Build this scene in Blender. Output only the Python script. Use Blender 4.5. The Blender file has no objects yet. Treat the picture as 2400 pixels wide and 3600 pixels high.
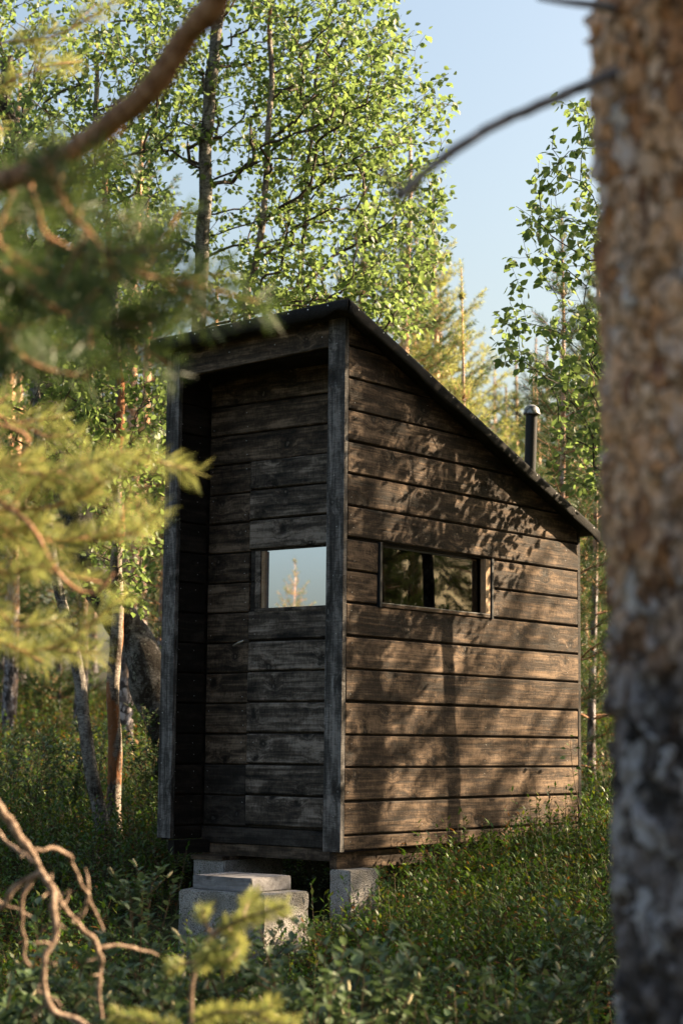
import bpy, bmesh, math, random
import numpy as np
from mathutils import Vector, noise as mnoise

# ------------------------------------------------------------------ camera, sky, sun, exposure
SC = bpy.context.scene
COL = SC.collection
CAM = np.array([5.95399, -7.5007, 0.52544])
RIGHT = np.array([0.7833565, 0.62148497, 0.01044162])
UP = np.array([0.068238, -0.10268413, 0.99237067])
FWD = np.array([-0.61781565, 0.7766675, 0.12284717])
FPX = 6526.1
cam_d = bpy.data.cameras.new('camera')
cam = bpy.data.objects.new('camera', cam_d)
COL.objects.link(cam)
from mathutils import Matrix
M4 = Matrix.Identity(4)
for i in range(3):
    M4[i][0] = RIGHT[i]; M4[i][1] = UP[i]; M4[i][2] = -FWD[i]; M4[i][3] = CAM[i]
cam.matrix_world = M4
cam_d.sensor_fit = 'VERTICAL'; cam_d.sensor_height = 36.0; cam_d.sensor_width = 24.0
cam_d.lens = FPX / 3600 * 36.0
cam_d.clip_start = 0.05; cam_d.clip_end = 600
cam_d.dof.use_dof = True; cam_d.dof.focus_distance = 9.75; cam_d.dof.aperture_fstop = 3.0
SC.camera = cam

SUN_EL = math.radians(30); SUN_AZ = math.radians(52)      # azimuth from +X towards +Y
L = Vector((math.cos(SUN_EL) * math.cos(SUN_AZ), math.cos(SUN_EL) * math.sin(SUN_AZ), math.sin(SUN_EL)))
world = bpy.data.worlds.new('World'); SC.world = world; world.use_nodes = True
wn = world.node_tree.nodes; wl = world.node_tree.links
bg = wn.get('Background') or wn.new('ShaderNodeBackground')
sky = wn.new('ShaderNodeTexSky'); sky.sky_type = 'NISHITA'; sky.sun_disc = False
sky.sun_elevation = SUN_EL; sky.sun_rotation = math.radians(90) - SUN_AZ
sky.air_density = 1.45; sky.dust_density = 5.2; sky.ozone_density = 1.0
wl.new(sky.outputs[0], bg.inputs[0]); bg.inputs[1].default_value = 0.051
sun_d = bpy.data.lights.new('sun', 'SUN'); sun_d.energy = 5.0; sun_d.angle = math.radians(0.55); sun_d.color = (1.0, 0.77, 0.50)
sun = bpy.data.objects.new('sun', sun_d); COL.objects.link(sun)
sun.rotation_euler = L.to_track_quat('Z', 'Y').to_euler(); sun.location = (8, 8, 12)
SC.view_settings.view_transform = 'Standard'; SC.view_settings.look = 'None'
SC.view_settings.exposure = 2.3; SC.view_settings.gamma = 1.0
SC.render.engine = 'CYCLES'
SC.cycles.use_denoising = True
SC.cycles.max_bounces = 8; SC.cycles.transparent_max_bounces = 12; SC.cycles.sample_clamp_indirect = 6

rng = np.random.default_rng(11)
R = random.Random(7)

def P(px, py, d):
    """world point seen at picture place (2400x3600 photograph) at a distance d along the view axis"""
    return CAM + (FWD + RIGHT * (px - 1200) / FPX - UP * (py - 1800) / FPX) * d

def cam_dl(X, Y):
    h = np.array([FWD[0], FWD[1]]) / math.hypot(FWD[0], FWD[1])
    dx = X - CAM[0]; dy = Y - CAM[1]
    return dx * h[0] + dy * h[1], dx * h[1] - dy * h[0]

def fromdl(d, l):
    h = np.array([FWD[0], FWD[1]]) / math.hypot(FWD[0], FWD[1])
    return CAM[0] + d * h[0] + l * h[1], CAM[1] + d * h[1] - l * h[0]

GD = [-60, 0, 6.0, 8.6, 9.6, 10.4, 11.4, 12.5, 14, 20, 30, 60, 110, 300]
GZ = [-1.0, -0.95, -0.74, -0.58, -0.46, -0.26, -0.13, -0.09, 0.02, 0.42, 1.05, 2.0, 2.4, 2.4]

def ground_z(X, Y):
    X = np.asarray(X, float); Y = np.asarray(Y, float)
    d, l = cam_dl(X, Y)
    z = np.interp(d, GD, GZ)
    z = z + 0.035 * np.sin(1.7 * X + 0.6 * Y) * np.cos(1.1 * Y - 0.5 * X) + 0.02 * np.sin(4.1 * X) * np.sin(3.7 * Y + 1)
    z = z + 0.09 * np.clip((l / np.maximum(d, .1) - 0.004) / 0.035, 0, 1) * np.clip((d - 7.2) / 1.2, 0, 1) * np.clip((12.0 - d) / 1.5, 0, 1)
    far = np.clip((d - 16) / 20, 0, 1)
    z = z + far * 0.35 * np.sin(0.23 * X + 1.3) * np.sin(0.19 * Y + .4)
    ix = np.maximum(np.maximum(-1.30 - X, (X + 0.12) * 1.6), 0); iy = np.maximum(np.maximum(-0.25 - Y, Y - 2.4), 0)
    w = np.clip(1 - np.hypot(ix, iy) / 0.30, 0, 1)
    z = np.where(z > -0.42, z * (1 - w) - 0.42 * w, z)
    return z

def gz(x, y):
    return float(ground_z(np.array([x]), np.array([y]))[0])

# ------------------------------------------------------------------ object helpers
def tag(o, label=None, cat=None, group=None, kind=None):
    if label: o['label'] = label
    if cat: o['category'] = cat
    if group: o['group'] = group
    if kind: o['kind'] = kind
    return o

def empty(name, loc, label=None, cat=None, group=None):
    o = bpy.data.objects.new(name, None); COL.objects.link(o); o.location = loc
    o.empty_display_size = 0.2
    return tag(o, label, cat, group)

def link(name, me, mats, parent=None):
    o = bpy.data.objects.new(name, me); COL.objects.link(o)
    for m in (mats if isinstance(mats, (list, tuple)) else [mats]):
        if me.materials.find(m.name) < 0: me.materials.append(m)
    if parent is not None:
        o.parent = parent
        o.matrix_parent_inverse = Matrix.Translation(-parent_world(parent))
    return o

def parent_world(o):
    v = Vector(o.location)
    p = o.parent
    while p is not None:
        v = v + Vector((0, 0, 0)); break
    return v

class Buf:
    """collects quads; all in world coordinates"""
    def __init__(s): s.V = []; s.F = []; s.M = []; s.n = 0
    def add(s, V, F, m=0):
        V = np.asarray(V, np.float32).reshape(-1, 3); F = np.asarray(F, np.int64).reshape(-1, 4)
        s.V.append(V); s.F.append(F + s.n); s.M.append(np.full(len(F), m, np.int32)); s.n += len(V)
    def tube(s, pts, rad, n=6, m=0, cap=True):
        pts = np.asarray(pts, float); k = len(pts)
        rad = np.broadcast_to(np.asarray(rad, float), (k,))
        t = np.gradient(pts, axis=0); t /= np.linalg.norm(t, axis=1)[:, None] + 1e-9
        ref = np.array([0.31, 0.17, 0.93]) if abs(t[0][2]) < 0.8 else np.array([0.93, 0.2, 0.1])
        u = np.cross(t, ref); u /= np.linalg.norm(u, axis=1)[:, None] + 1e-9
        v = np.cross(t, u)
        a = np.linspace(0, 2 * np.pi, n, endpoint=False)
        ring = pts[:, None, :] + rad[:, None, None] * (np.cos(a)[None, :, None] * u[:, None, :] + np.sin(a)[None, :, None] * v[:, None, :])
        V = ring.reshape(-1, 3)
        i = np.arange(k - 1)[:, None] * n; j = np.arange(n)[None, :]; j2 = (j + 1) % n
        F = np.stack([i + j, i + j2, i + n + j2, i + n + j], -1).reshape(-1, 4)
        s.add(V, F, m)
    def mesh(s, name, smooth=False):
        me = bpy.data.meshes.new(name)
        if not s.V: return me
        V = np.concatenate(s.V); F = np.concatenate(s.F); MI = np.concatenate(s.M)
        me.vertices.add(len(V)); me.vertices.foreach_set('co', V.astype(np.float32).ravel())
        me.loops.add(F.size); me.loops.foreach_set('vertex_index', F.astype(np.int32).ravel())
        me.polygons.add(len(F)); me.polygons.foreach_set('loop_start', np.arange(0, F.size, 4, dtype=np.int32))
        try: me.polygons.foreach_set('loop_total', np.full(len(F), 4, np.int32))
        except Exception: pass
        me.polygons.foreach_set('material_index', MI)
        if smooth: me.polygons.foreach_set('use_smooth', np.ones(len(F), bool))
        me.update(calc_edges=True)
        return me
    def build(s, name, mats, parent=None, smooth=False, kind=None):
        o = link(name, s.mesh(name, smooth), mats, parent)
        ml = mats if isinstance(mats, (list, tuple)) else [mats]
        if kind: o['kind'] = kind
        return o

def unit(v):
    v = np.asarray(v, float); return v / (np.linalg.norm(v) + 1e-9)

def resample(pts, step):
    pts = np.asarray(pts, float)
    # Catmull-Rom through the points, then even spacing
    if len(pts) > 2:
        q = np.vstack([2 * pts[0] - pts[1], pts, 2 * pts[-1] - pts[-2]]); out = []
        for i in range(1, len(q) - 2):
            t = np.linspace(0, 1, 12, endpoint=False)[:, None]
            a, b, c, d = q[i - 1], q[i], q[i + 1], q[i + 2]
            out.append(0.5 * (2 * b + (c - a) * t + (2 * a - 5 * b + 4 * c - d) * t ** 2 + (3 * b - a - 3 * c + d) * t ** 3))
        pts = np.vstack(out + [pts[-1:]])
    s = np.concatenate([[0], np.cumsum(np.linalg.norm(np.diff(pts, axis=0), axis=1))])
    n = max(2, int(s[-1] / step) + 1)
    u = np.linspace(0, s[-1], n)
    return np.stack([np.interp(u, s, pts[:, k]) for k in range(3)], 1)

# ------------------------------------------------------------------ materials
class NT:
    def __init__(s, name):
        s.m = bpy.data.materials.new(name); s.m.use_nodes = True
        s.t = s.m.node_tree; s.t.nodes.clear()
        s.out = s.n('ShaderNodeOutputMaterial')
    def n(s, t, **k):
        o = s.t.nodes.new(t)
        for a, b in k.items(): setattr(o, a, b)
        return o
    def l(s, a, b): s.t.links.new(a, b)
    def inp(s, node, **k):
        for a, b in k.items():
            i = node.inputs[a.replace('_', ' ')] if a.replace('_', ' ') in node.inputs else node.inputs[a]
            if hasattr(b, 'is_output') or isinstance(b, bpy.types.NodeSocket): s.l(b, i)
            else: i.default_value = b
        return node
    def mapping(s, vec, scale=(1, 1, 1), loc=None):
        m = s.n('ShaderNodeMapping'); s.l(vec, m.inputs['Vector']); m.inputs['Scale'].default_value = scale
        if loc is not None: s.l(loc, m.inputs['Location'])
        return m.outputs[0]
    def noise(s, vec, scale, detail=4, rough=0.55, dist=0.0):
        t = s.n('ShaderNodeTexNoise'); s.l(vec, t.inputs['Vector'])
        t.inputs['Scale'].default_value = scale; t.inputs['Detail'].default_value = detail
        t.inputs['Roughness'].default_value = rough; t.inputs['Distortion'].default_value = dist
        return t.outputs[0]
    def ramp(s, fac, stops, interp='LINEAR'):
        r = s.n('ShaderNodeValToRGB'); s.l(fac, r.inputs[0]); e = r.color_ramp.elements; r.color_ramp.interpolation = interp
        while len(e) < len(stops): e.new(0.5)
        for x, (p, c) in zip(e, stops):
            x.position = p; x.color = (c if len(c) == 4 else (*c, 1)) if not isinstance(c, float) else (c, c, c, 1)
        return r.outputs[0]
    def mix(s, fac, a, b, mode='MIX'):
        m = s.n('ShaderNodeMix', data_type='RGBA', blend_type=mode)
        for k, v in ((0, fac), (6, a), (7, b)):
            if isinstance(v, bpy.types.NodeSocket): s.l(v, m.inputs[k])
            else: m.inputs[k].default_value = v if k == 0 else (*v, 1) if len(v) == 3 else v
        return m.outputs[2]
    def math(s, op, a, b=0.0, clamp=False):
        m = s.n('ShaderNodeMath', operation=op, use_clamp=clamp)
        for k, v in ((0, a), (1, b)):
            if isinstance(v, bpy.types.NodeSocket): s.l(v, m.inputs[k])
            else: m.inputs[k].default_value = v
        return m.outputs[0]
    def bump(s, h, strength=0.5, dist=0.01, normal=None):
        b = s.n('ShaderNodeBump'); s.l(h, b.inputs['Height']); b.inputs['Strength'].default_value = strength; b.inputs['Distance'].default_value = dist
        if normal is not None: s.l(normal, b.inputs['Normal'])
        return b.outputs[0]
    def principled(s, col, rough=0.7, normal=None, spec=0.4, metallic=0.0):
        p = s.n('ShaderNodeBsdfPrincipled')
        for k, v in (('Base Color', col), ('Roughness', rough), ('Specular IOR Level', spec), ('Metallic', metallic)):
            if isinstance(v, bpy.types.NodeSocket): s.l(v, p.inputs[k])
            else: p.inputs[k].default_value = (*v, 1) if isinstance(v, tuple) and len(v) == 3 else v
        if normal is not None: s.l(normal, p.inputs['Normal'])
        return p.outputs[0]
    def done(s, shader):
        s.l(shader, s.out.inputs['Surface']); return s.m

def wood_mat(name, axis, dark, mid, light, thick='x', knots=True):
    """stained sawn softwood; axis = world axis of the grain, thick = axis through the board"""
    t = NT(name)
    tc = t.n('ShaderNodeTexCoord'); oi = t.n('ShaderNodeObjectInfo')
    off = t.n('ShaderNodeCombineXYZ')
    r1 = t.math('MULTIPLY', oi.outputs['Random'], 37.0); r2 = t.math('MULTIPLY', oi.outputs['Random'], 91.0)
    t.l(r1, off.inputs[0]); t.l(r2, off.inputs[1]); t.l(r1, off.inputs[2])
    def sc(along, across, th=None):
        s = [across] * 3; s['xyz'.index(axis)] = along
        if th is not None: s['xyz'.index(thick)] = th
        return tuple(s)
    base = tc.outputs['Object']
    kd = None
    if knots:
        kv = t.n('ShaderNodeTexVoronoi', feature='F1', voronoi_dimensions='2D'); ks = t.n('ShaderNodeSeparateXYZ'); t.l(t.mapping(base, sc(5.5, 6.0), off.outputs[0]), ks.inputs[0])
        kc2 = t.n('ShaderNodeCombineXYZ'); ai = 'xyz'.index(axis); ci = [q for q in range(3) if q != ai and q != 'xyz'.index(thick)][0]
        kw = t.noise(t.mapping(base, sc(16, 16), off.outputs[0]), 1.0, 3, 0.6); kw2 = t.noise(t.mapping(base, sc(9, 21), off.outputs[0]), 1.0, 3, 0.6)
        t.l(t.math('ADD', ks.outputs[ai], t.math('MULTIPLY', kw, 0.34)), kc2.inputs[0]); t.l(t.math('ADD', t.math('MULTIPLY', ks.outputs[ci], 0.8), t.math('MULTIPLY', kw2, 0.42)), kc2.inputs[1]); t.l(kc2.outputs[0], kv.inputs['Vector'])
        kv.inputs['Scale'].default_value = 1.0; kv.inputs['Randomness'].default_value = 1.0
        sepc = t.n('ShaderNodeSeparateColor'); t.l(kv.outputs['Color'], sepc.inputs[0])
        on = t.math('GREATER_THAN', sepc.outputs[0], 0.58)
        kd = kv.outputs['Distance']
        bend = t.math('MULTIPLY', on, t.ramp(kd, [(0.0, 1.0), (0.42, 0.0)]))          # grain flows round a knot
        bv = t.n('ShaderNodeCombineXYZ'); bs = t.math('MULTIPLY', bend, 0.035)
        for k in range(3): t.l(bs, bv.inputs[k])
        wv = t.n('ShaderNodeVectorMath', operation='ADD'); t.l(base, wv.inputs[0]); t.l(bv.outputs[0], wv.inputs[1]); gb = wv.outputs[0]
    else: gb = base
    g1 = t.noise(t.mapping(gb, sc(2.6, 85), off.outputs[0]), 1.0, 6, 0.68, 0.5)        # fine grain
    g2 = t.noise(t.mapping(gb, sc(1.3, 22), off.outputs[0]), 1.0, 4, 0.6, 0.9)         # wide streaks
    g3 = t.noise(t.mapping(base, sc(4.5, 11), off.outputs[0]), 1.0, 5, 0.65, 0.6)      # blotches of worn stain
    g4 = t.noise(t.mapping(base, sc(26, 34), off.outputs[0]), 1.0, 3, 0.7)             # weather speckle
    saw = t.noise(t.mapping(base, sc(240, 26), off.outputs[0]), 1.0, 2, 0.6)           # saw marks
    f = t.math('ADD', t.math('MULTIPLY', g1, 0.34), t.math('ADD', t.math('MULTIPLY', g2, 0.36), t.math('MULTIPLY', g3, 0.40)))
    f = t.math('ADD', f, t.math('MULTIPLY', t.math('SUBTRACT', oi.outputs['Random'], 0.5), 0.07))
    f = t.math('ADD', f, t.math('MULTIPLY', t.math('SUBTRACT', saw, 0.5), 0.16))
    f = t.math('ADD', f, t.math('MULTIPLY', t.math('SUBTRACT', g4, 0.5), 0.14))
    col = t.ramp(f, [(0.43, dark), (0.54, mid), (0.66, light)])
    h = t.math('ADD', t.math('MULTIPLY', g1, 0.7), t.math('ADD', t.math('MULTIPLY', saw, 0.35), t.math('MULTIPLY', g4, 0.3)))
    if knots:
        wob = t.math('ADD', kd, t.math('MULTIPLY', t.math('SUBTRACT', g3, 0.5), 0.30))
        halo = t.math('MULTIPLY', on, t.ramp(wob, [(0.06, 1.0), (0.25, 0.0)]))
        core = t.math('MULTIPLY', t.math('GREATER_THAN', sepc.outputs[0], 0.72), t.ramp(kd, [(0.03, 1.0), (0.06, 0.0)]))
        ring = t.math('MULTIPLY', on, t.math('MULTIPLY', t.ramp(kd, [(0.05, 1.0), (0.11, 0.0)]), 0.7))
        col = t.mix(t.math('MULTIPLY', halo, 0.72), col, dark)
        col = t.mix(ring, col, tuple(c * .6 for c in dark))
        kc = tuple(min(1, c * 1.5 + 0.03) for c in mid)
        col = t.mix(t.math('MULTIPLY', core, 0.8), col, kc)
        h = t.math('SUBTRACT', h, t.math('MULTIPLY', halo, 0.6))
    nrm = t.bump(h, 0.75, 0.008)
    return t.done(t.principled(col, t.ramp(g1, [(0.3, 0.6), (0.7, 0.85)]), nrm, 0.22))

SIDE_WOOD = wood_mat('side_board_wood', 'y', (0.006, 0.0042, 0.003), (0.036, 0.0225, 0.014), (0.165, 0.112, 0.074), 'x')
FRONT_WOOD = wood_mat('front_board_wood', 'x', (0.008, 0.0062, 0.0048), (0.056, 0.040, 0.028), (0.20, 0.148, 0.108), 'y')
DOOR_WOOD = wood_mat('door_board_wood', 'x', (0.009, 0.0078, 0.0068), (0.075, 0.060, 0.048), (0.28, 0.235, 0.20), 'y')
DARK_WOOD = wood_mat('dark_wood_y', 'y', (0.006, 0.005, 0.004), (0.013, 0.0105, 0.009), (0.036, 0.029, 0.024), 'x', False)  # darkest wood tones, for the recess, roof deck and wall cores
DARK_WOODX = wood_mat('dark_wood_x', 'x', (0.007, 0.006, 0.0055), (0.022, 0.0185, 0.016), (0.065, 0.055, 0.048), 'y')
POST_WOOD = wood_mat('weathered_post_wood', 'z', (0.014, 0.013, 0.012), (0.058, 0.054, 0.052), (0.22, 0.207, 0.20), 'y')
STEP_WOOD = wood_mat('grey_step_wood', 'x', (0.06, 0.058, 0.06), (0.17, 0.166, 0.174), (0.25, 0.245, 0.26), 'y')
PALE_WOOD = wood_mat('pale_pine_wood', 'z', (0.17, 0.105, 0.06), (0.33, 0.225, 0.14), (0.45, 0.33, 0.22), 'x', False)
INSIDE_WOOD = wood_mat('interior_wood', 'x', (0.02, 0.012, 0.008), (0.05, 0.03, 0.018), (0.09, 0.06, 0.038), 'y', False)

def simple(name, col, rough=0.6, spec=0.4, metallic=0.0):
    t = NT(name); return t.done(t.principled(col, rough, None, spec, metallic))

def felt_mat():
    t = NT('roofing_felt'); tc = t.n('ShaderNodeTexCoord'); o = tc.outputs['Object']
    n1 = t.noise(o, 420, 2, 0.7); n2 = t.noise(o, 5, 4)
    col = t.mix(t.ramp(n1, [(0.5, 0.0), (0.75, 1.0)]), t.ramp(n2, [(0.3, (0.008, 0.0075, 0.007)), (0.7, (0.020, 0.018, 0.017))]), (0.06, 0.06, 0.06))
    return t.done(t.principled(col, 0.85, t.bump(n1, 0.7, 0.004), 0.1))
FELT = felt_mat()

def concrete_mat():
    t = NT('clay_aggregate_concrete'); tc = t.n('ShaderNodeTexCoord'); o = tc.outputs['Object']
    v = t.n('ShaderNodeTexVoronoi', feature='F1'); t.l(o, v.inputs['Vector']); v.inputs['Scale'].default_value = 170
    n1 = t.noise(o, 60, 4, 0.7); n2 = t.noise(o, 7, 4)
    h = t.math('SUBTRACT', 1.0, v.outputs['Distance'])
    col = t.ramp(v.outputs['Distance'], [(0.15, (0.48, 0.46, 0.45)), (0.55, (0.38, 0.365, 0.355)), (0.80, (0.12, 0.115, 0.11))])
    col = t.mix(t.ramp(n2, [(0.42, 0.0), (0.68, 0.75)]), col, (0.15, 0.135, 0.105))
    col = t.mix(t.ramp(n1, [(0.55, 0.0), (0.7, 0.6)]), col, (0.13, 0.125, 0.12))
    return t.done(t.principled(col, 0.9, t.bump(h, 0.9, 0.006), 0.2))
CONCRETE = concrete_mat()
METAL = simple('chimney_paint', (0.010, 0.011, 0.013), 0.5, 0.3)
def cap_mat():
    t = NT('chimney_cap_metal'); tc = t.n('ShaderNodeTexCoord'); n = t.noise(tc.outputs['Object'], 30, 4, 0.6)
    return t.done(t.principled(t.ramp(n, [(0.42, (0.30, 0.31, 0.33)), (0.58, (0.035, 0.036, 0.04))]), 0.4, None, 0.5, 0.3))
CAPM = cap_mat()
NAIL = simple('galvanised_nail', (0.55, 0.56, 0.58), 0.4, 0.5, 0.6)
TRIM = simple('black_trim_paint', (0.016, 0.018, 0.022), 0.5)
STEEL = simple('worn_steel', (0.42, 0.38, 0.34), 0.35, 0.5, 0.8)

def coated_glass():
    t = NT('mirror_coated_glass'); tc = t.n('ShaderNodeTexCoord')
    n = t.noise(tc.outputs['Object'], 2.2, 2)
    g = t.n('ShaderNodeBsdfGlossy'); g.inputs['Color'].default_value = (0.60, 0.68, 0.88, 1); g.inputs['Roughness'].default_value = 0.015
    t.l(t.bump(n, 0.10, 0.004), g.inputs['Normal'])
    d = t.n('ShaderNodeBsdfDiffuse'); d.inputs['Color'].default_value = (0.30, 0.34, 0.36, 1)
    m = t.n('ShaderNodeMixShader'); m.inputs[0].default_value = 0.12; t.l(g.outputs[0], m.inputs[1]); t.l(d.outputs[0], m.inputs[2])
    return t.done(m.outputs[0])
MIRROR = coated_glass()

def clear_glass():
    t = NT('clear_window_glass'); tc = t.n('ShaderNodeTexCoord')
    n = t.noise(tc.outputs['Object'], 3.0, 2)
    g = t.n('ShaderNodeBsdfGlossy'); g.inputs['Roughness'].default_value = 0.01; t.l(t.bump(n, 0.08, 0.004), g.inputs['Normal'])
    tr = t.n('ShaderNodeBsdfTransparent'); tr.inputs[0].default_value = (0.72, 0.68, 0.6, 1)
    fr = t.n('ShaderNodeFresnel'); fr.inputs[0].default_value = 1.7
    m = t.n('ShaderNodeMixShader'); t.l(fr.outputs[0], m.inputs[0]); t.l(tr.outputs[0], m.inputs[1]); t.l(g.outputs[0], m.inputs[2])
    return t.done(m.outputs[0])
GLASS = clear_glass()

def leaf_mat(name, stops, transl=0.45, tcol=(0.25, 0.36, 0.03), rough=0.45, spec=0.35):
    t = NT(name); ge = t.n('ShaderNodeNewGeometry'); r = ge.outputs['Random Per Island']
    col = t.ramp(r, stops)
    p = t.principled(col, rough, None, spec)
    tr = t.n('ShaderNodeBsdfTranslucent'); t.l(t.mix(0.5, col, tcol, 'MIX'), tr.inputs['Color'])
    m = t.n('ShaderNodeMixShader'); m.inputs[0].default_value = transl; t.l(p, m.inputs[1]); t.l(tr.outputs[0], m.inputs[2])
    return t.done(m.outputs[0])
BIRCH_LEAF = leaf_mat('birch_leaf', [(0.0, (0.030, 0.062, 0.014)), (0.5, (0.060, 0.105, 0.018)), (0.93, (0.125, 0.175, 0.052)), (1.0, (0.26, 0.24, 0.06))], 0.52, (0.36, 0.50, 0.14))
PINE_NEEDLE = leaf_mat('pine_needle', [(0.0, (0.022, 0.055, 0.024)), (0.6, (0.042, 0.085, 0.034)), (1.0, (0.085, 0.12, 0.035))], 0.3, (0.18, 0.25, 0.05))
SUNNY_NEEDLE = leaf_mat('sunlit_pine_needle', [(0.0, (0.10, 0.15, 0.04)), (0.6, (0.20, 0.24, 0.07)), (1.0, (0.40, 0.36, 0.13))], 0.45, (0.56, 0.56, 0.16))  # sunlight put into the colour: yellower, brighter copy of the pine needle
SHRUB_LEAF = leaf_mat('dwarf_shrub_leaf', [(0.0, (0.018, 0.052, 0.008)), (0.5, (0.038, 0.092, 0.012)), (1.0, (0.075, 0.13, 0.017))], 0.3, (0.15, 0.28, 0.025))
RUST_LEAF = leaf_mat('autumn_shrub_leaf', [(0.0, (0.07, 0.045, 0.012)), (0.5, (0.14, 0.06, 0.012)), (1.0, (0.22, 0.085, 0.016))], 0.3, (0.4, 0.16, 0.03))
WILLOW_LEAF = leaf_mat('willow_leaf', [(0.0, (0.045, 0.085, 0.036)), (0.6, (0.085, 0.13, 0.058)), (1.0, (0.15, 0.19, 0.10))], 0.3, (0.16, 0.24, 0.08))
CATKIN = simple('willow_catkin', (0.35, 0.31, 0.18), 0.9)
TWIG = simple('twig_bark', (0.05, 0.032, 0.022), 0.8)
STEMM = simple('shrub_stem', (0.07, 0.045, 0.022), 0.8)

def birch_bark(name, white, dark, dark_lo, dark_hi, orange=0.0):
    t = NT(name); tc = t.n('ShaderNodeTexCoord'); o = tc.outputs['Object']
    ln = t.noise(t.mapping(o, (22, 22, 70)), 1.0, 6, 0.75, 1.2)
    pa = t.noise(t.mapping(o, (9, 9, 5)), 1.0, 6, 0.65, 0.5)
    fi = t.noise(o, 55, 5, 0.7)
    col = t.ramp(ln, [(0.34, dark), (0.56, white)])
    col = t.mix(t.ramp(t.math('ADD', t.math('MULTIPLY', pa, 0.75), t.math('MULTIPLY', fi, 0.28)), [(dark_lo, 0.0), (dark_hi, 1.0)]), col, dark)
    if orange:
        og = t.noise(t.mapping(o, (7, 7, 2.2)), 1.0, 3, 0.5)
        col = t.mix(t.math('MULTIPLY', t.ramp(og, [(0.56, 0.0), (0.60, 1.0)]), orange), col, (0.30, 0.12, 0.045))
    li = t.noise(o, 24, 4, 0.7)
    col = t.mix(t.ramp(li, [(0.60, 0.0), (0.68, 0.7)]), col, (0.30, 0.31, 0.26))
    h = t.math('ADD', fi, t.math('MULTIPLY', pa, 1.2))
    return t.done(t.principled(col, 0.85, t.bump(h, 0.9, 0.02), 0.25))
BIRCH_BARK = birch_bark('birch_bark', (0.34, 0.315, 0.29), (0.040, 0.032, 0.027), 0.45, 0.58)
BIRCH_BARK_OLD = birch_bark('old_birch_bark', (0.24, 0.23, 0.22), (0.028, 0.023, 0.019), 0.40, 0.52)
BIRCH_BARK_PEEL = birch_bark('peeling_birch_bark', (0.36, 0.31, 0.26), (0.06, 0.04, 0.03), 0.50, 0.60, 0.9)

def pine_bark(name, lo, hi, ps=26.0):
    t = NT(name); tc = t.n('ShaderNodeTexCoord'); o = tc.outputs['Object']
    sep = t.n('ShaderNodeSeparateXYZ'); t.l(o, sep.inputs[0])
    n1 = t.noise(t.mapping(o, (26, 26, 11)), 1.0, 5, 0.6, 0.6); n2 = t.noise(o, 90, 4, 0.7); n3 = t.noise(t.mapping(o, (9, 9, 4)), 1.0, 3)
    wv = t.n('ShaderNodeVectorMath', operation='ADD'); nz = t.n('ShaderNodeTexNoise'); t.l(o, nz.inputs['Vector']); nz.inputs['Scale'].default_value = 22
    sc = t.n('ShaderNodeVectorMath', operation='SCALE'); t.l(nz.outputs['Color'], sc.inputs[0]); sc.inputs['Scale'].default_value = 0.075
    t.l(o, wv.inputs[0]); t.l(sc.outputs[0], wv.inputs[1])
    v = t.n('ShaderNodeTexVoronoi', feature='F1'); t.l(t.mapping(wv.outputs[0], (ps, ps, ps * .42)), v.inputs['Vector']); v.inputs['Scale'].default_value = 1.0
    v2 = t.n('ShaderNodeTexVoronoi', feature='DISTANCE_TO_EDGE'); t.l(t.mapping(wv.outputs[0], (ps, ps, ps * .42)), v2.inputs['Vector']); v2.inputs['Scale'].default_value = 1.0
    cs = t.n('ShaderNodeSeparateColor'); t.l(v.outputs['Color'], cs.inputs[0])
    f = t.math('ADD', t.math('MULTIPLY', n1, 0.40), t.math('ADD', t.math('MULTIPLY', n2, 0.22), t.math('MULTIPLY', cs.outputs[0], 0.38)))
    up = t.ramp(f, [(0.26, (0.26, 0.13, 0.09)), (0.36, (0.68, 0.33, 0.15)), (0.47, (0.84, 0.58, 0.42)), (0.58, (0.72, 0.40, 0.21)), (0.72, (0.76, 0.67, 0.65))])
    dn = t.ramp(f, [(0.34, (0.040, 0.036, 0.038)), (0.46, (0.12, 0.10, 0.10)), (0.56, (0.22, 0.19, 0.195)), (0.68, (0.42, 0.40, 0.43))])
    k = t.math('ADD', sep.outputs[2], t.math('MULTIPLY', t.math('SUBTRACT', n3, 0.5), 2.0 * (hi - lo)))
    mr = t.n('ShaderNodeMapRange'); t.l(k, mr.inputs[0]); mr.inputs[1].default_value = lo; mr.inputs[2].default_value = hi
    col = t.mix(mr.outputs[0], dn, up)
    crack = t.ramp(v2.outputs['Distance'], [(0.0, 0.45), (0.09, 1.0)])
    col = t.mix(crack, tuple(c * 1.0 for c in (0.05, 0.035, 0.028)), col)
    h = t.math('ADD', t.math('MULTIPLY', crack, 0.6), t.math('ADD', t.math('MULTIPLY', f, 0.6), t.math('MULTIPLY', cs.outputs[1], 0.7)))
    return t.done(t.principled(col, 0.85, t.bump(h, 0.9, 0.02), 0.2))
PINE_BARK = pine_bark('pine_bark', 0.50, 1.05, 30.0)
PINE_BARK_FAR = pine_bark('forest_pine_bark', 1.5, 4.0)

def dead_mat(name, a, b, c):
    t = NT(name); tc = t.n('ShaderNodeTexCoord'); n = t.noise(tc.outputs['Object'], 70, 6, 0.75)
    return t.done(t.principled(t.ramp(n, [(0.40, a), (0.52, b), (0.62, c)]), 0.85, t.bump(n, 0.7, 0.006), 0.2))
DEAD_WOOD = dead_mat('dead_branch_bark', (0.09, 0.06, 0.045), (0.26, 0.18, 0.13), (0.46, 0.36, 0.28))
PINE_LIMB = dead_mat('pine_limb_bark', (0.10, 0.055, 0.038), (0.42, 0.21, 0.11), (0.60, 0.40, 0.28))
GREY_LIMB = dead_mat('grey_dead_limb', (0.10, 0.09, 0.095), (0.21, 0.19, 0.20), (0.32, 0.30, 0.32))

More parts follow.
